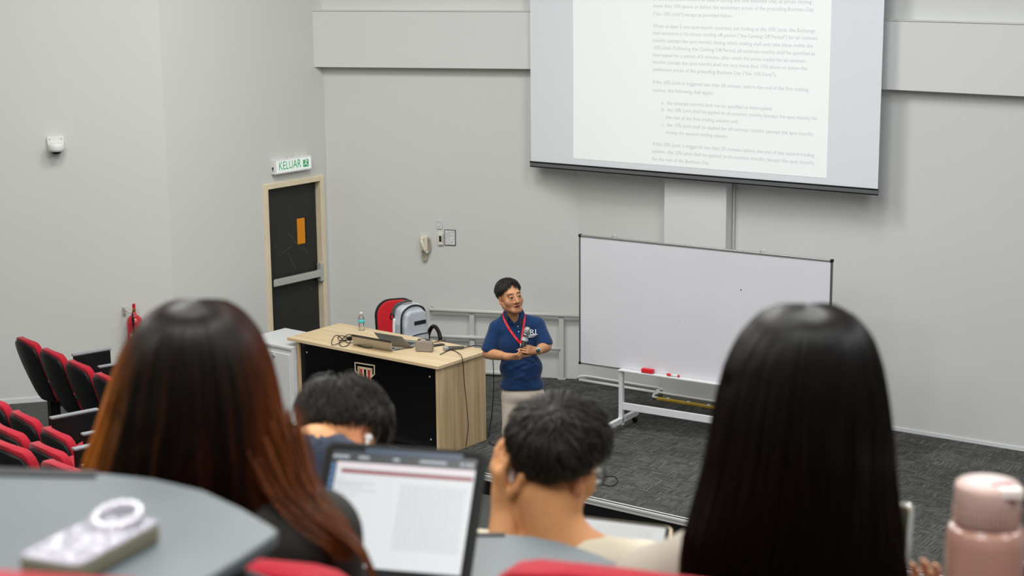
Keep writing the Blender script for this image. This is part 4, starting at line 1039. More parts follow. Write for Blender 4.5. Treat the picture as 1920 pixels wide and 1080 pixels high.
# ------------------------------------------------------------------ the lecturer
PR = np.array([.07, 14.1, 0.])
def PP(x, y, dy=0.): return at(x, y, PR[1]+dy)-PR
person = thing('person', 'man in navy polo with red lanyard standing and holding a microphone', 'person', PR)
HD = Head(PP(956.5, 558, .0), rotm((math.sin(.44), -math.cos(.44), .2), roll=.1), 1.12)
hipL, hipR = PP(962, 748, .02), PP(1002, 748, .02)
anL, anR = np.array([-.085, .02, .075]), np.array([.14, .03, .075])
knL, knR = (hipL+anL)/2+(-.012, -.04, 0), (hipR+anR)/2+(.0, -.04, 0)
shL, shR = PP(932, 615, .02), PP(1007, 609, .03)
elL, elR = PP(914.5, 663, -.02), PP(1024, 650, -.04)
wrL, wrR = PP(955, 669, -.2), PP(1005, 658, -.19)
F = Field((-.42, -.34, 0), (.42, .26, 1.75), .0048)
HD.build(F)
F.cone(PP(960, 606, .03), HD.p((0, .02, -.06)), .064, .056, .02)
F.ell(PP(970, 640, .02), (.16, .1, .15)); F.ell(PP(977, 690, .0), (.15, .1, .14), k=.04); F.ell(PP(980, 738, .02), (.16, .105, .11), k=.04)
F.cone(shL+(0, .03, -.01), shR+(0, .03, -.01), .04, .04, .03)
for sh_, el, wr_ in ((shL, elL, wrL), (shR, elR, wrR)):
    F.cone(sh_, el, .047, .04, .02); F.cone(el, wr_+(el-wr_)*.02, .043, .028, .012); F.cone(el+(wr_-el)*.2, el+(wr_-el)*.55, .042, .036, .02)
for h_, k_, a_ in ((hipL, knL, anL), (hipR, knR, anR)):
    F.cone(h_, k_, .078, .052, .03); F.cone(k_, a_, .05, .036, .02); F.cone(a_+(0, .02, -.03), a_+(0, -.15, -.045), .035, .028, .02)
knuL = PP(974, 668, -.235)
hand(F, wrL, knuL-wrL, (-.1, -.75, -.55), 1.0, (.75, .8, .85, .9), (.5, .1), .04, mirror=1)
knuR = PP(990, 655, -.23)
hand(F, wrR, knuR-wrR, (.15, -.95, .2), 1.0, (.55, .6, .65, .75), (.6, .2), .05, mirror=-1)
ft = face_tint(HD, 'b98661', beard=True)
F.build('body', SKIN, person, ft)
eyes(HD, person, (.12, .02))
short_hair(HD, [46, 41, 27, 12, 8, -8, -16, -24, -28], mat('hair_lecturer', '171412', .5, attr='tint'), person, n=3200, length=.05, lift=.007, thick=.021, rad=.0011, forward=.25, clump=18, seed=3, asym=12, sweep=.9, sidevol=.3)
NAVY = mat('navy_polo', '0e2f58', .85, bump=.25, bscale=220, var=.08, vscale=20, sheen=.2, spec=.25)
G = Field((-.42, -.34, .7), (.42, .26, 1.5), .005)
G.ell(PP(968, 642, .02), (.178, .116, .165)); G.ell(PP(977, 690, -.0), (.178, .118, .15), k=.05); G.ell(PP(979, 722, .01), (.182, .12, .1), k=.05)
G.cone(PP(946, 602, .04), shL, .052, .064, .03); G.cone(PP(980, 600, .04), shR, .052, .064, .03)
for sh_, el, q in ((shL, elL, .8), (shR, elR, .82)):
    e_ = sh_+(el-sh_)*q; G.cone(sh_, e_, .064, .068, .02)
    d_ = (el-sh_)/np.linalg.norm(el-sh_)
    G.ell(e_+d_*.075, (.078, .078, .055), rotm(np.cross(d_, (0, 1, .2)), d_), .004, '-')
G.cone(PP(947, 617, .02), PP(990, 612, .025), .078, .078, .03)
zh = PP(980, 729, -.1)[2]
G.ell((.02, 0, zh-.28), (.5, .5, .27), None, .01, '-')
for (y, x0, x1, a_) in ((.0, 945, 962, .0),): pass
def hit(x, y, fld, off=.0):
    d_ = ray(x, y); ts = np.linspace(13.6, 14.35, 400)/d_[1]; Q = O3+ts[:, None]*d_-PR; v = fld.value(Q); k = int(np.argmax(v < off)); return Q[k] if (v < off).any() else at(x, y, PR[1]-.12)-PR
rng2 = np.random.default_rng(5); FD = []
for q in range(12):       # drape folds
    x0, y0 = rng2.uniform(950, 1004), rng2.uniform(655, 720); dx, dy = rng2.uniform(6, 16), rng2.uniform(-7, 7)
    FD.append((hit(x0-dx, y0-dy, G), hit(x0+dx, y0+dy, G)))
for a, b in FD: G.cone(a+(0, .003, 0), b+(0, .003, 0), .0085, .005, .022)
col = [PP(943, 592, .05), PP(946, 600, -.02), PP(956, 606, -.075), PP(964, 609, -.1)]; col2 = [PP(979, 588, .05), PP(982, 596, -.01), PP(977, 604, -.07), PP(968, 609, -.1)]
G.cone(PP(943, 592, .05), PP(979, 588, .05), .014, .014, .02)
G.cone(PP(960, 584, .0), PP(962, 593, -.1), .044, .026, .006, '-'); G.cone(PP(962, 593, -.1), PP(966, 600, -.12), .026, .012, .004, '-'); G.cone(PP(966, 600, -.12), PP(967, 611, -.14), .014, .004, .004, '-')
shirt = G.build('polo_shirt', NAVY, person)
T_ = Field((-.4, -.3, 0.0), (.42, .3, 1.05), .006)
T_.ell(PP(980, 738, .015), (.172, .122, .1)); 
for h_, k_, a_ in ((hipL, knL, anL), (hipR, knR, anR)):
    T_.cone(h_, k_, .098, .072, .03); T_.cone(k_, a_+(0, .0, -.005), .07, .058, .03)
T_.ell((.0, .0, -.13), (.5, .5, .18), None, .004, '-')
for q in range(16):
    h_, k_, a_ = ((hipL, knL, anL), (hipR, knR, anR))[q % 2]; t_ = rng2.uniform(.1, 1.0); c_ = h_+(a_-h_)*t_
    T_.cone(c_+(-.07, -.05, rng2.uniform(-.03, .03)), c_+(.06, -.06, rng2.uniform(-.03, .03)), .006, .004, .018)
T_.build('trousers', mat('trouser_beige', 'c0b5a6', .85, bump=.2, bscale=160, var=.04, vscale=10), person)
for a_ in (anL, anR):
    Sh = Field(a_+(-.08, -.24, -.08), a_+(.08, .1, .04), .006)
    Sh.cone(a_+(0, .03, -.035), a_+(0, -.15, -.045), .04, .036, .02); Sh.ell(a_+(0, -.06, -.13), (.2, .3, .055), None, .003, '-'); Sh.build('shoe', mat('shoe_dark', '2a2522', .5), person)
def flap(pts, name):
    V = []
    for x, y in pts:
        p = hit(x, y, G, 0); p2 = hit(x, y, Fk, 0); p = p if p[1] < p2[1] else p2
        V.append(p+np.array([0, -.011, .001]))
    n = len(V); Q = V+[p+np.array([0, -.011, .004]) for p in V]
    mb = MB(); mb.add(Q, [list(range(n)), [n+i for i in range(n)][::-1]]+[(i, n+i, n+(i+1) % n, (i+1) % n) for i in range(n)]); o = mb.build(name, NAVY, shirt); bm = bmesh.new(); bm.from_mesh(o.data); bmesh.ops.triangulate(bm, faces=bm.faces[:]); bmesh.ops.recalc_face_normals(bm, faces=bm.faces[:]); bm.to_mesh(o.data); bm.free(); return o
Fk = F
flap([(945, 583), (949.5, 584), (954, 593), (959, 600), (965, 606), (960, 609.5), (951, 604), (945, 595), (943.5, 588)], 'collar')
flap([(979, 580), (982.5, 584), (983.5, 594), (980, 604), (975, 610.5), (969, 608), (974, 600), (977, 590)], 'collar')
# lanyard
LAN = mat('lanyard_red', 'cf1626', .6)
def ribbon(pts, w_, m, name, par, th=.003):
    pts = [np.asarray(p) for p in pts]; mb = MB(); V = []
    for i, p in enumerate(pts):
        t = pts[min(i+1, len(pts)-1)]-pts[max(i-1, 0)]; t = t/np.linalg.norm(t); n = np.array([0, -1, .1]); s_ = np.cross(t, n); s_ /= np.linalg.norm(s_); n = np.cross(s_, t)
        for a, b in ((-1, 0), (1, 0), (1, 1), (-1, 1)): V.append(p+s_*w_*a/2+n*th*b)
    Fq = []
    for i in range(len(pts)-1):
        for j in range(4): Fq.append((i*4+j, i*4+(j+1) % 4, (i+1)*4+(j+1) % 4, (i+1)*4+j))
    Fq += [(3, 2, 1, 0), tuple(len(V)-4+j for j in range(4))]
    mb.add(V, Fq); return mb.build(name, m, par)
LP = [(944, 588), (944.5, 596), (949, 606), (955, 617), (962, 627), (970, 637), (976, 643.5)]
RP = [(980, 584), (983.5, 592), (983, 602), (981.5, 613), (980, 624), (978.5, 635), (976.5, 643.5)]
lanL = [hit(x, y, G, .004)+(0, -.004, 0) for x, y in LP]; lanR = [hit(x, y, G, .004)+(0, -.004, 0) for x, y in RP]
lan = ribbon([lanL[0]+(.02, .09, .02)]+lanL, .019, LAN, 'lanyard', person); ribbon([lanR[0]+(-.02, .09, .02)]+lanR, .019, LAN, 'lanyard_strap', lan)
mb = MB()
for A_ in (lanL, lanR):
    for i in range(1, 6):
        for f in (.35, .65):
            p = A_[i-1]*(1-f)+A_[i]*f+(0, -.0065, 0); mb.ball(p, (.0016, .0008, .004), nu=6, nv=4)
mb.build('lanyard_print', mat('print_white', 'e8dedd', .6), lan)['kind'] = 'stuff'
MB().tube([lanL[-1], lanL[-1]+(0, -.01, -.03)], .004, 6).build('lanyard_clip', STEEL, lan)
b_ = MB()
for x, y in ((964, 606), (971.5, 612), (972.5, 622)):
    p = hit(x, y, G, 0); b_.cyl(p, p+(0, -.006, .001), .0055, n=10)
b_.build('shirt_button', mat('button_pearl', 'cfd6de', .3), shirt)
p = hit(1000, 626, G, 0); LOGO = mat('logo_white', 'd9dfe6', .6)
text('IRI', shirt, tuple(hit(989, 627, G, 0)+(0, -.012, 0)), .066, LOGO, 'chest_lettering', (math.radians(80), 0, math.radians(8)), .042)
b_ = MB()
for k, (x0, x1, y) in enumerate(((988, 1006, 628.5), (994, 1008, 626.8), (990, 1003, 630.5), (988, 1001, 632))):
    b_.tube([hit(x0, y, G, 0)+(0, -.012, 0), hit(x1, y-.4, G, 0)+(0, -.012, 0)], .0028, 5)
b_.build('chest_emblem', LOGO, shirt)
# watch and ring
wd = (wrR-elR)/np.linalg.norm(wrR-elR); wc = wrR-wd*.018
Mw = Matrix.Translation(wc) @ Vector((0, 0, 1)).rotation_difference(Vector(wd)).to_matrix().to_4x4()
b_ = MB(); b_.lathe([(.034, -.01), (.036, -.008), (.036, .008), (.034, .01)], 24, Mw); b_.cyl(wc+np.array([.005, -.03, .008]), wc+np.array([.006, -.043, .01]), .02, n=18); wt = b_.build('wristwatch', CHROME, person)
b_ = MB(); b_.cyl(wc+np.array([.006, -.043, .01]), wc+np.array([.0062, -.045, .0103]), .016, n=18); b_.build('watch_dial', mat('dial', '3a4246', .2), wt)
# hand microphone
a, b = PP(988.5, 619, -.235), PP(976, 668, -.2)
t_ = thing('hand_microphone', 'grey and black wireless microphone held by the lecturer', 'microphone', PR+a)
ax = b-a; L_ = np.linalg.norm(ax); Mm = Vector((0, 0, 1)).rotation_difference(Vector(ax)).to_matrix().to_4x4()
MB().lathe([(.012, -.024), (.02, -.02), (.0245, -.006), (.0255, .012), (.025, .03)], 20, Mm).build('mic_head', MICG, t_)
MB().lathe([(.026, .03), (.0265, .036), (.026, .05), (.022, .06)], 20, Mm).build('mic_band', CHROME, t_)
MB().lathe([(.022, .06), (.021, .075), (.028, .08), (.029, .09), (.022, .096)], 20, Mm).build('grip_ring', mat('ring_grey', 'a7a9a6', .5), t_)
MB().lathe([(.021, .096), (.018, L_-.05), (.019, L_-.03)], 16, Mm).build('mic_body', mat('mic_dark', '26282a', .4), t_)
MB().lathe([(.0195, L_-.03), (.021, L_), (.018, L_+.02)], 16, Mm).build('mic_tail', mat('tail_grey', '7c8083', .4), t_)

# ------------------------------------------------------------------ seated students
JEANS = mat('jeans_dark', '23262c', .85)
def seated(label, chair, head, shirtm, skin='c68f6b', detail=False, shz=-.235, shw=.185, arms=None, sleeve=.85, extra=None, neck_r=.058, res=.0065, shirt_r=0., lean=0., collar=True, tint=None, neck_drop=.17, shy=0., nbp=None, shtilt=0., collar_z=0., left_out=0., reach=.2):
    cl = np.array(chair.location); rz = chair.rotation_euler.z; fwd = np.array([-math.sin(rz), math.cos(rz), 0]); rt_ = np.array([math.cos(rz), math.sin(rz), 0])
    R0_ = cl.copy()
    p = thing('person', label, 'person', R0_)
    head.c = head.c-R0_
    pel = fwd*.1+np.array([0, 0, .56]); nb = np.array([head.c[0], head.c[1], head.c[2]-neck_drop])+np.array([0, shy, 0])
    if nbp is not None: nb = np.asarray(nbp)-R0_
    sc_ = nb+np.array([0, 0, shz+neck_drop]); sl_, sr_ = sc_-rt_*(shw+left_out)+np.array([0, 0, shtilt]), sc_+rt_*shw-np.array([0, 0, shtilt])
    hips = [pel-rt_*.09, pel+rt_*.09]; knees = [h+fwd*.42+np.array([0, 0, -.02]) for h in hips]; feet = [np.array([k[0], k[1], .075])-fwd*.02 for k in knees]
    if arms is None: arms = [(None, None), (None, None)]
    A_ = []
    for (el, wr_), s_, q in zip(arms, (sl_, sr_), (-1, 1)):
        if el is None: el = s_+rt_*q*.02+fwd*.08+np.array([0, 0, -.27]); 
        else: el = np.asarray(el)-R0_
        if wr_ is None: wr_ = el+fwd*reach-rt_*q*.08+np.array([0, 0, -.07])
        else: wr_ = np.asarray(wr_)-R0_
        A_.append((s_, el, wr_))
    pts = np.array([head.c+(.16, .16, .2), head.c-(.16, .16, .2)]+hips+knees+feet+[q for a in A_ for q in a])
    lo = pts.min(0)-.16; hi = pts.max(0)+.16; lo[2] = 0
    B = Field(lo, hi, res)
    head.build(B, detail); B.cone(nb, head.p((0, .025, -.06)), neck_r*1.06, neck_r*.95, .03)
    B.cone(nb+np.array([0, .01, .02]), (sl_+nb)/2+(0, 0, .0), .045, .045, .03); B.cone(nb+np.array([0, .01, .02]), (sr_+nb)/2, .045, .045, .03)
    ch = (sc_+pel)/2+np.array([0, 0, .1]); B.cone(sc_-(0, 0, .06), pel, .1, .12, .05); B.cone(sl_, sr_, .05, .05, .04)
    for s_, el, wr_ in A_: B.cone(s_, el, .045, .036, .02); B.cone(el, wr_, .037, .026, .015)
    for h_, k_, f_ in zip(hips, knees, feet): B.cone(h_, k_, .075, .055, .03); B.cone(k_, f_, .052, .036, .02); B.cone(f_-(0, 0, .035), f_+fwd*.15-(0, 0, .045), .034, .026, .02)
    handsdone = extra(B, R0_, A_) if extra else []
    for i, (s_, el, wr_) in enumerate(A_):
        if i not in (handsdone or []): hand(B, wr_, wr_-el, (0, 0, 1), .95, (.4, .45, .5, .55), (.5, .2), .06, mirror=1 if i == 0 else -1)
    base = np.array(lin(skin))
    B.build('body', SKIN, p, tint or (lambda P: np.tile(base, (len(P), 1))))
    C_ = Field(lo-.02, hi+.02, res*1.15)
    C_.cone(sc_-(0, 0, .07), pel+(0, 0, .0), .135+shirt_r, .15+shirt_r, .06)
    for s_ in (sl_, sr_):
        C_.cone(nb+(nb-head.c)*(.05)+np.array([0, .0, -.012+collar_z]), s_, .058, .062+shirt_r, .04)
    C_.ell(sc_+rt_*.07-(0, 0, .1), (.1, .1, .14), k=.05); C_.ell(sc_-rt_*.07-(0, 0, .1), (.1, .1, .14), k=.05)
    for s_, el, wr_ in A_:
        C_.cone(s_, el, .06+shirt_r, .05+shirt_r, .03)
        if sleeve > 1: C_.cone(el, el+(wr_-el)*(sleeve-1), .05+shirt_r, .042+shirt_r, .03)
    r_ = np.random.default_rng(abs(hash(label)) % 1000 if False else len(label))
    for q in range(14):
        c_ = sc_+rt_*r_.uniform(-.1, .1)-fwd*.115+np.array([0, 0, r_.uniform(-.25, -.05)]); C_.cone(c_-rt_*.05+(0, 0, r_.uniform(-.05, .05)), c_+rt_*.05, .012, .006, .04)
    C_.cone(nb+(0, 0, .02), head.p((0, .03, -.03)), neck_r+.004, neck_r+.03, .008, '-')
    if collar:
        for q in range(10):
            a1, a2 = 2*PI*q/10, 2*PI*(q+1)/10; rr = neck_r*1.12
            C_.cone(nb+np.array([rr*math.cos(a1), rr*math.sin(a1), collar_z+.012*math.sin(a1)]), nb+np.array([rr*math.cos(a2), rr*math.sin(a2), collar_z+.012*math.sin(a2)]), .011, .011, .008)
    shirt_ = C_.build('top', shirtm, p)
    L2 = Field(lo-.02, hi*np.array([1, 1, 0])+np.array([.02, .02, .75]), .012)
    L2.ell(pel, (.16, .13, .12))
    for h_, k_, f_ in zip(hips, knees, feet): L2.cone(h_, k_, .095, .072, .03); L2.cone(k_, f_+(0, 0, .02), .07, .058, .03)
    L2.build('trousers', JEANS, p)
    for f_ in feet:
        Sh = Field(f_-.22, f_+.22, .009); Sh.cone(f_-fwd*.02-(0, 0, .035), f_+fwd*.16-(0, 0, .043), .042, .036, .02); Sh.ell(f_+(0, 0, -.135), (.3, .3, .06), None, .003, '-'); Sh.build('shoe', mat('shoe_grey', '55565a', .6), p)
    return p, R0_, shirt_

# man in glasses
H2 = Head(at(1042, 872, 3.52), rotm((.60, .78, -.26), roll=.18), .98)
w2 = at(947, 945, 3.5); e2_ = at(930, 1120, 3.42)
def ex2(B, R0_, A_):
    s_, el, wr_ = A_[0]
    hand(B, wr_, (-.16, .0, .95), (-.95, -.25, -.1), .98, (.62, .55, .42, .32), (.5, .1), .06, mirror=1); return [0]
p2, r2_, s2_ = seated('man with short black hair and glasses from behind, hand raised to his cheek', chM2, H2, mat('cream_shirt', 'c9bfa9', .85, bump=.2, bscale=200), 'cf9a68', arms=[(e2_, w2), (None, None)], sleeve=.9, extra=ex2, neck_r=.062, reach=.05, neck_drop=.165, shz=-.21, shy=-.03, shirt_r=-.004,
    tint=face_tint(H2, 'c98f60'))
HB2 = mat('hair_student', '14120f', .45, attr='tint')
short_hair(H2, [42, 36, 24, 16, 14, -4, -28, -44, -48], HB2, p2, n=3600, length=.06, lift=.016, thick=.024, rad=.0013, forward=.5, clump=34, seed=11)
gl = MB(); gp = [H2.p(q) for q in ((-.083, .01, .012), (-.08, -.05, .01), (-.07, -.095, .006))]; gl.tube([H2.p((-.083, .015, .01)), H2.p((-.08, -.05, .01)), H2.p((-.068, -.1, .006))], .0022, 6); gl.tube([H2.p((.083, .015, .01)), H2.p((.08, -.05, .01)), H2.p((.068, -.1, .006))], .0022, 6)
for q in (-1, 1):
    gl.tube([H2.p((q*(.036+.03*math.cos(a)), -.115+.012*abs(math.cos(a)) if False else -.118+.02*max(0, math.cos(a)), -.006+.024*math.sin(a))) for a in np.linspace(0, 2*PI, 25)[:-1]], .0026, 6, closed=True)
gl.tube([H2.p((-.008, -.118, .004)), H2.p((.008, -.118, .004))], .002, 6)
glo = gl.build('glasses', mat('glasses_black', '15151a', .35), p2)
for q in (-1, 1):
    lm = MB(); lm.add([H2.p((q*(.036+.028*math.cos(a)), -.118+.02*max(0, math.cos(a)), -.006+.022*math.sin(a))) for a in np.linspace(0, 2*PI, 25)[:-1]], [list(range(24))]); lm.build('lens', CLEAR, glo)
hc = at(952, 885, 3.5)
t_ = thing('earphone_case', 'small white case held in the raised hand of the man in glasses', 'case', hc)
MB().prism(rrect(.03, .05, .013, 5), -.01, .01, Matrix.Rotation(math.radians(90), 4, 'X')).build('case_body', WHITEP, t_, .006)
# man with earbud, head bowed to the right
H1 = Head(at(638, 825, 3.85), rotm((.50, .34, -.80), roll=-.5), .94)
p1, r1_, s1_ = seated('man in dark blue shirt with bowed head and a white earbud', chM1, H1, mat('dark_blue_shirt', '343b4c', .85, bump=.25, bscale=160, var=.1, vscale=14), 'cf9a68', neck_r=.06, nbp=at(590, 862, 3.70), shz=-.225, collar_z=.028, shw=.175, tint=face_tint(H1, 'cb9264'))
short_hair(H1, [30, 26, 18, 20, 20, 6, -16, -36, -42], HB2, p1, n=3600, length=.075, lift=.02, thick=.024, rad=.0013, forward=.8, clump=40, seed=23)
q = H1.p((-.092, -.002, -.008))
b_ = MB(); b_.ball(q, .0095, nu=12, nv=8); b_.tube([q, q+H1.R@np.array([.0, -.005, -.022])], [.0055, .0045], 8); b_.build('earbud', WHITEP, p1)

# long hair
def long_hair(parent, root, D, rows, depth, m, colf, n=2600, seed=0, k=22, th0=150, th1=390, rad=.0013, back=.0, wob=.02):
    r_ = np.random.default_rng(seed); rows = np.array(rows, float)
    yy = np.linspace(0, 1, len(rows))
    zc = np.array([(at((a+b)/2, y, D)-root) for y, a, b in rows]); wl_ = np.array([np.linalg.norm(at(b, y, D)-at(a, y, D))/2 for y, a, b in rows]); dp = np.array(depth, float)
    uu = np.linspace(0, 1, 161)
    def sm(a):
        a = np.interp(uu, yy, a); q = a.copy()
        for _ in range(14): q[1:-1] = .25*q[:-2]+.5*q[1:-1]+.25*q[2:]
        return q
    zc = np.stack([sm(zc[:, i]) for i in range(3)], 1); wl_ = sm(wl_); dp = sm(dp); yy = uu
    def S_at(s, arr): return np.stack([np.interp(s, yy, arr[:, i]) for i in range(arr.shape[1])], -1) if arr.ndim > 1 else np.interp(s, yy, arr)
    def pos(s, th, rho):
        c = S_at(s, zc); w_ = S_at(s, wl_); d_ = np.interp(s, yy, dp)
        return np.stack([c[..., 0]+w_*rho*np.cos(th), c[..., 1]+back+d_*rho*np.sin(th), c[..., 2]], -1)
    # shell
    ns, nt = 40, 56; V = []; Fq = []; cl_ = []
    for i in range(ns+1):
        for j in range(nt+1):
            s_ = (i/ns)**1.25; th = math.radians(th0+(th1-th0)*j/nt); rho = .955+.012*math.sin(j*2.1+.8*math.sin(i*.3))
            V.append(pos(np.array(s_), np.array(th), rho)); cl_.append(colf(np.array([s_]), np.array([th]), np.array([.45]))[0])
    for i in range(ns):
        for j in range(nt):
            a = i*(nt+1)+j; Fq.append((a, a+nt+1, a+nt+2, a+1))
    o = MB().add(V, Fq, 0, None, True).build('hair', m, parent)
    at_ = o.data.color_attributes.new('tint', 'FLOAT_COLOR', 'POINT'); c = np.ones((len(V), 4), np.float32); c[:, :3] = np.array(cl_); at_.data.foreach_set('color', c.ravel())
    th = np.radians(r_.uniform(th0, th1, n)); cid = r_.integers(0, 90, n); cth = np.radians(np.linspace(th0, th1, 90))[cid]; th = th*.55+cth*.45
    s1 = np.where(r_.random(n) < .75, r_.uniform(.93, 1, n), r_.uniform(.6, .95, n)); s0 = np.where(r_.random(n) < .6, r_.uniform(0, .05, n), r_.uniform(0, .35, n))
    t = np.linspace(0, 1, k)[None, :]; s = s0[:, None]+(s1-s0)[:, None]*t**1.15
    ph = r_.uniform(0, 6.28, (90, 3))[cid]; wv = wob*(np.sin(s*5+ph[:, :1])+.6*np.sin(s*11+ph[:, 1:2]))*s
    rho = (.965+r_.uniform(-.02, .045, n)[:, None])+.02*np.sin(s*6+ph[:, 2:3])*s
    flya = r_.random(n) < .03; rho = rho+np.where(flya, r_.uniform(.01, .06, n), 0)[:, None]*s
    Pn = pos(s, th[:, None]+wv, rho)
    cc_ = colf(s.ravel(), np.repeat(th, k), np.repeat(r_.random(n), k)).reshape(n, k, 3)
    ribbon_mesh('hair_strands', Pn, rad, m, o, cc_, kind='stuff'); return o
HAIRM = mat('long_hair', '1a100b', .42, attr='tint', spec=.32)
# woman with copper hair
W1D = 2.62
HW1 = Head(at(366, 728, W1D), rotm((.05, .97, -.2)), .98)
pw1, rw1, sw1 = seated('woman with long dark hair fading to copper, seen from behind', chW1, HW1, mat('olive_black_jacket', '211f1a', .8, bump=.3, bscale=120, var=.2, vscale=9), 'c68f6b', shz=-.225, shw=.185, neck_r=.052, shirt_r=.008, sleeve=1.9)
DK = np.array(lin('110a07')); CO = np.array(lin('c47126')); CR2 = np.array(lin('642c16'))
def col1(s, th, r):
    side = np.abs(np.cos(th)); left = np.cos(th) < 0
    w_ = np.clip((s-.30)/.45, 0, 1)*np.clip(side-.62, 0, 1)*3.0*(.35+.9*r)+np.clip((s-.25)/.7, 0, 1)*np.clip(r-.84, 0, 1)*3.2
    w_ = np.clip(w_, 0, 1)[:, None]; tgt = np.where(left[:, None], CO, CR2*.8+CO*.2)
    e = np.clip((side-.8)*4, 0, 1)[:, None]*.28*np.clip(s*3, 0, 1)[:, None]
    c = DK*(1-e)+CR2*e; return c*(1-w_)+tgt*w_
long_hair(pw1, rw1, W1D-.0, [(561, 362, 370), (563, 340, 392), (570, 306, 424), (590, 274, 456), (625, 246, 486), (670, 224, 506), (730, 205, 522), (790, 186, 532), (850, 164, 540), (900, 150, 548), (960, 158, 566), (1040, 175, 590), (1130, 190, 600)],
          [.004, .03, .075, .098, .112, .122, .125, .122, .115, .108, .1, .09, .08], HAIRM, col1, n=3000, seed=2, back=-.005)
r_ = np.random.default_rng(9); kk = 14
for nm, n_, s0_, s1_, pts_ in (('hair_lock', 420, .034, .012, [(505, 800, 2.58), (528, 870, 2.56), (550, 925, 2.54), (585, 968, 2.52), (625, 1000, 2.50), (650, 1040, 2.49)]),
                               ('hair_wisp', 70, .010, .0025, [(540, 880, 2.55), (560, 930, 2.53), (606, 975, 2.50), (655, 1010, 2.47), (690, 1052, 2.45), (716, 1130, 2.44)])):
    ctrl = np.array([at(*q) for q in pts_])-rw1
    sp_ = np.array(smooth_path(ctrl, 4)); sp_ = np.stack([np.interp(np.linspace(0, 1, kk), np.linspace(0, 1, len(sp_)), sp_[:, i]) for i in range(3)], 1)
    spread_ = np.linspace(s0_, s1_, kk)[None, :, None]; L_ = sp_[None]+r_.normal(size=(n_, 1, 3))*spread_*np.array([.6, .4, .6])
    g_ = r_.uniform(.25, 1.25, (n_, 1, 1))
    ribbon_mesh(nm, L_, .0012, HAIRM, pw1, np.broadcast_to((CR2*.5+CO*.22)[None, None], (n_, kk, 3))*g_, kind='stuff')
# woman with black hair
HW2 = Head(at(1512, 738, 2.56), rotm((-.05, .97, -.2)), .98)
phone_w = at(1722, 1190, 2.78)
def exw2(B, R0_, A_):
    s_, el, wr_ = A_[1]
    hand(B, wr_, (.05, .1, .95), (.45, .85, .1), .9, (.3, .35, .4, .45), (.5, .1), .05, mirror=-1); return [1]
pw2, rw2, sw2 = seated('woman with long straight black hair and beige top, seen from behind', chW2, HW2, mat('beige_top', 'a1988b', .85, bump=.3, bscale=140, var=.06, vscale=12), 'd8a583', shz=-.395, shw=.16, left_out=.08, shtilt=.05, neck_r=.05, arms=[(None, None), (at(1650, 1330, 2.62), phone_w)], sleeve=1.6, extra=exw2)
BK = np.array(lin('0c0907')); BR = np.array(lin('1f1611'))
def col2_(s, th, r):
    w_ = np.clip(np.abs(np.cos(th))-.75, 0, 1)*2.2*(.4+.8*r)+np.clip(r-.85, 0, 1)*2; w_ = np.clip(w_, 0, 1)[:, None]; return BK*(1-w_)+BR*w_
long_hair(pw2, rw2, 2.56, [(569, 1510, 1518), (571, 1488, 1540), (577, 1455, 1572), (595, 1420, 1606), (630, 1388, 1634), (680, 1362, 1650), (740, 1346, 1660), (810, 1334, 1668), (880, 1320, 1674), (950, 1300, 1682), (1010, 1282, 1690), (1080, 1275, 1698), (1160, 1280, 1700)],
          [.004, .03, .075, .098, .112, .122, .125, .122, .115, .108, .1, .09, .08], HAIRM, col2_, n=3000, seed=4, back=-.005, wob=.008)

# ------------------------------------------------------------------ things in the foreground
def plate_frame(tl, tr, bl_):
    x = np.asarray(tr)-tl; wdt = np.linalg.norm(x); x = x/wdt; dn = np.asarray(bl_)-tl; dn = dn-(dn@x)*x; hgt = np.linalg.norm(dn); z = -dn/hgt; y = np.cross(z, x)
    o_ = tl+x*wdt/2-z*hgt
    M_ = Matrix(((x[0], y[0], z[0], o_[0]), (x[1], y[1], z[1], o_[1]), (x[2], y[2], z[2], o_[2]), (0, 0, 0, 1))); return M_, wdt, hgt
def face(mb, x0, x1, z0, z1, y, t=.0004, mi=0): return mb.box(((x0+x1)/2, y, (z0+z1)/2), ((x1-x0)/2, t, (z1-z0)/2), None, mi)
# tablet computer standing in front of the copper haired woman
tl, tr, bl_ = at(612, 826, 3.12), at(916, 847, 3.06), at(578, 1075, 2.96)
M_, tw, th_ = plate_frame(tl, tr, bl_)
t_ = thing('tablet_computer', 'tablet in black case showing a white page with red header bar', 'tablet', M=M_)
MB().prism(rrect(tw, th_, .02, 6, 0, th_/2), -.0, .012, axis='y').build('case', mat('case_olive_black', '1f201b', .6, spec=.25), t_, .003)
MB().prism(rrect(tw-.012, th_-.012, .016, 6, 0, th_/2), -.0015, .0, axis='y').build('bezel', mat('bezel_black', '070708', .55, spec=.2), t_)
sx, sz0, sz1 = tw/2-.018, .018, th_-.018
def scr(name, c, e=.8): return mat(name, '0c0c0c', .35, emit=c, estr=min(1, e*1.5))
b_ = MB(); face(b_, -sx, sx, sz0, sz1, -.002); scrn = b_.build('screen', scr('screen_dark', '18242c', .4), t_)
b_ = MB(); face(b_, -sx*.55, sx*.8, sz1-.004, sz1+.008, -.0027); b_.build('browser_bar', scr('screen_navy', '1c3a5a', .5), scrn)
b_ = MB(); face(b_, -sx+.012, sx, sz0, sz1-.022, -.0028); b_.build('white_page', scr('screen_white', 'd8dcde', .62), scrn)
b_ = MB(); face(b_, -sx+.012, sx, sz1-.03, sz1-.022, -.0034); b_.build('page_header', scr('screen_pinkwhite', 'e4d8dc', .62), scrn)
b_ = MB(); face(b_, -sx+.022, sx-.002, sz1-.043, sz1-.0355, -.004); b_.build('red_bar', scr('screen_red', '96102a', .5), scrn)
b_ = MB()
for x, w_ in ((-sx+.002, .03), (-sx+.05, .02), (-.02, .012), (.03, .05)): face(b_, x, x+w_, sz1-.014, sz1-.009, -.0028)
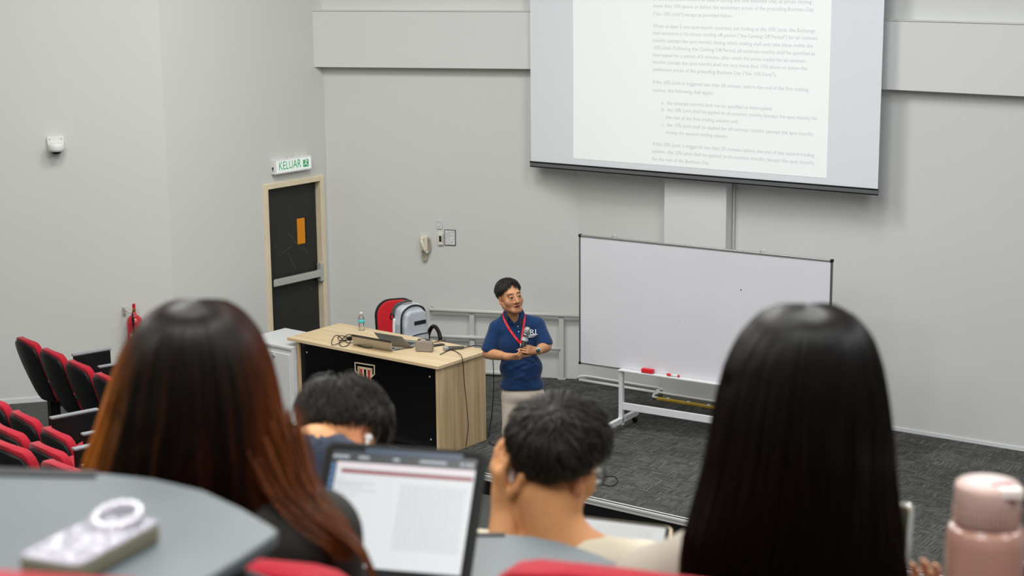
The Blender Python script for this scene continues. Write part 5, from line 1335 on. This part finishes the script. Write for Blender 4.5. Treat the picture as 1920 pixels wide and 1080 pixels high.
for x in (sx-.026, sx-.016, sx-.008): b_.box((x, -.0028, sz1-.012), (.003, .0004, .003))
b_.build('status_icons', scr('screen_grey_light', 'aab4bc', .6), scrn)['kind'] = 'stuff'
b_ = MB()
for i in range(12): b_.box((-sx+.005, -.0028, sz1-.03-.0115*i), (.0032, .0004, .0036))
b_.build('dock_icons', scr('screen_blue', '3d78b4', .6), scrn)['kind'] = 'stuff'
b_ = MB(); r_ = np.random.default_rng(3)
for z, x0, x1 in ((.057, -.9, -.78), (.062, -.88, -.35), (.067, -.9, -.5), (.075, -.9, -.3), (.084, -.9, -.55)):
    x = x0*sx
    while x < x1*sx: L_ = r_.uniform(.003, .009); face(b_, x, min(x+L_, x1*sx), sz1-z-.0011, sz1-z+.0011, -.0034, .0002); x += L_+.002
for i in range(26):
    z = .06+.0048*i
    if sz1-z < sz0+.01: break
    x = .02*sx
    while x < .92*sx: L_ = r_.uniform(.004, .012); face(b_, x, min(x+L_, .92*sx), sz1-z-.0008, sz1-z+.0008, -.0034, .0002); x += L_+.0025
b_.build('page_text', scr('screen_text', 'aeb4b8', .6), scrn)['kind'] = 'stuff'
# board below the tablet computer (part of the same row's chair)
zb = float(M_.translation.z)-.012
board(chW1, [fl(x, y, zb) for x, y in ((560, 1001), (890, 1001), (950, 1001), (1000, 1005), (1050, 1015), (1100, 1031), (1160, 1055), (1210, 1080), (1235, 1110), (1210, 1140), (540, 1140))], strip=[fl(x, y, zb) for x, y in ((880, 1001), (947, 1001), (946, 1006), (879, 1006))])
b_ = MB(); b_.box((0, .05, .05), (.06, .003, .06), Matrix.Rotation(math.radians(-14), 4, 'X')); b_.build('kickstand', mat('case_olive_black', '2b2c26'), t_, .002)
# man in glasses: tablet with a white page
tl, tr, bl_ = at(1010, 957, 3.98), at(1262, 987, 3.93), at(960, 1060, 3.72)
M_, tw, th_ = plate_frame(tl, tr, bl_)
t_ = thing('tablet_computer', 'tablet with white page in a cream case before the man in glasses', 'tablet', M=M_)
MB().prism(rrect(tw, th_, .018, 6, 0, th_/2), 0, .012, axis='y').build('case', mat('case_cream', 'c9b58f', .5), t_, .003)
MB().prism(rrect(tw-.012, th_-.012, .014, 6, 0, th_/2), -.0015, 0, axis='y').build('bezel', mat('bezel_black', '070708', .55, spec=.2), t_)
b_ = MB(); face(b_, -tw/2+.016, tw/2-.016, .016, th_-.018, -.0022); sc2 = b_.build('screen', scr('screen_white2', 'dcdcda', .55), t_)
b_ = MB()
for i in range(14):
    x = -tw/2+.03
    while x < tw/2-.05: L_ = r_.uniform(.006, .02); face(b_, x, x+L_, th_-.035-.009*i, th_-.0335-.009*i, -.003, .0002); x += L_+.004
b_.build('page_text', scr('screen_text2', 'c8cac9', .55), sc2)['kind'] = 'stuff'
lo_ = [M_ @ Vector(v) for v in ((-tw/2, .0, 0), (tw/2, 0, 0), (tw/2, .2, 0), (-tw/2, .2, 0))]; zt = min(v.z for v in lo_[:2])-.012
board(chM2, [(v.x, v.y, zt) for v in lo_])
b_ = MB(); hh = th_*.6; b_.box((0, .06, .03), (.05, .003, .05)); b_.build('kickstand', MATS['case_cream'], t_, .002)
# glitter phone case with ring on the near board
ZT2 = ZL+.0
g0, g1, g2 = fl(60, 1082, ZT2), fl(238, 1075, ZT2), fl(150, 985, ZT2)
xd = g1-g0; xd /= np.linalg.norm(xd); ay = math.atan2(xd[1], xd[0])
gc = fl(172, 1030, ZT2+.01)
t_ = thing('phone_case', 'glittery white phone case with sparkling ring lying on the grey board', 'phone case', (gc[0], gc[1], ZT2+.0015), math.radians(-24))
GLIT = mat('glitter', 'b4b1bd', .22, metal=.35, bump=1., bscale=500, var=.3, vscale=260, coat=.5)
MB().prism(rrect(.088, .165, .014, 6), 0, .022).build('case_body', mat('case_side', '77745f', .5), t_, .004)
MB().prism(rrect(.086, .163, .014, 6), .0205, .0235).build('glitter_back', GLIT, t_)
b_ = MB(); r_ = np.random.default_rng(12)
for i in range(150): b_.ball((r_.uniform(-.04, .04), r_.uniform(-.078, .078), .0235), r_.uniform(.0012, .003), nu=6, nv=4)
b_.build('rhinestones', mat('rhinestone', 'f0eef4', .08, metal=.6), t_)['kind'] = 'stuff'
rg = MB(); rg.tube([(.0+.027*math.cos(a), .052+.027*math.sin(a), .029+.006*math.sin(a)) for a in np.linspace(0, 2*PI, 29)[:-1]], .005, 8, closed=True)
ro = rg.build('finger_ring', GLIT, t_)
b_ = MB()
for a in np.linspace(0, 2*PI, 17)[:-1]: b_.ball((.027*math.cos(a), .052+.027*math.sin(a), .034+.006*math.sin(a)), .0048, nu=8, nv=6)
b_.build('ring_stones', MATS['rhinestone'], ro)
# pink tumbler
bt = at(1853, 905, 2.5); hb = .27; bz_ = float(bt[2])-hb
t_ = thing('tumbler', 'pink tumbler with screw lid standing at the right edge', 'bottle', (bt[0], bt[1], bz_), math.radians(-8))
PK = mat('pink_body', '9a7163', .35, bump=.35, bscale=14, var=.1, vscale=16, coat=.2); PKL = mat('pink_lid', 'bd9f94', .45); PKR = mat('pink_clear', 'a57e6f', .3, coat=.4)
MB().lathe([(.045, 0), (.054, .006), (.056, .03), (.0555, .1), (.056, .165), (.0545, .185), (.05, .2), (.047, .208)], 40).build('tumbler_body', PK, t_)
MB().lathe([(.0575, .08), (.0585, .1), (.0585, .18), (.0555, .198), (.0525, .203)], 40).build('sleeve', PKR, t_)
MB().lathe([(.0475, .2), (.0475, .212), (.0485, .213), (.0485, .262), (.047, .268), (.0445, .27)], 40).build('lid', PKL, t_)
b_ = MB()
for k in range(44):
    a = 2*PI*k/44; b_.box((.0488*math.cos(a), .0488*math.sin(a), .224), (.0011, .0011, .010), Matrix.Identity(4))
b_.build('lid_ribs', PKL, t_)
b_ = MB(); b_.lathe([(.040, .2695), (.040, .2712)], 36); b_.build('lid_disc', mat('pink_pale', 'dcc8c4', .5), t_)
MB().box((.016, -.014, .2715), (.017, .003, .0012), Matrix.Rotation(.25, 4, 'Z')).build('spout_slot', mat('pink_dark', '9c4a52', .5), t_, .0008)
MB().box((.021, -.04, .266), (.017, .009, .008), Matrix.Rotation(.2, 4, 'Z')).build('latch', mat('latch_white', 'eadfd8', .4), t_, .003)
board(chBot, [(bt[0]+a, bt[1]+b, bz_-.0005) for a, b in ((-.13, -.13), (.16, -.13), (.2, .1), (-.1, .13))])
# phone held by the black haired woman
tl, tr, bl_ = at(1624, 936, 2.80), at(1712, 943, 2.76), at(1624, 1150, 2.72)
M_, tw, th_ = plate_frame(tl, tr, bl_)
t_ = thing('phone', 'phone in a clear silver case held beside the black hair', 'phone', M=M_)
MB().prism(rrect(tw, th_, .012, 6, 0, th_/2), 0, .011, axis='y').build('case', mat('clear_case', 'b9bab4', .15, metal=.3, coat=.5), t_, .003)
MB().prism(rrect(tw-.010, th_-.012, .009, 6, 0, th_/2-.001), -.001, 0, axis='y').build('screen', mat('screen_green_glare', '1c2a1a', .12, coat=.6), t_)  # green glare on the black glass is put into its base colour

# ------------------------------------------------------------------ fit lettering to its measured width
bpy.context.view_layer.update()
for o, w_, h_ in TEXTS:
    x = max(v[0] for v in o.bound_box)-min(v[0] for v in o.bound_box); y = max(v[1] for v in o.bound_box)-min(v[1] for v in o.bound_box)
    sx_ = w_/max(x, 1e-4); sy_ = sx_ if h_ is None else h_/max(y, 1e-4); o.scale = (sx_, sy_, 1)

bpy.context.view_layer.update(); dg = bpy.context.evaluated_depsgraph_get()
for o, w_, h_ in TEXTS:
    me = bpy.data.meshes.new_from_object(o.evaluated_get(dg)); nm = o.name.split('.')[0]; o.name = 'old'
    n_ = bpy.data.objects.new(nm, me); COL.objects.link(n_); n_.parent = o.parent; n_.location = o.location; n_.rotation_euler = o.rotation_euler; n_.scale = o.scale
    if 'kind' in o: n_['kind'] = o['kind']
    bpy.data.objects.remove(o)
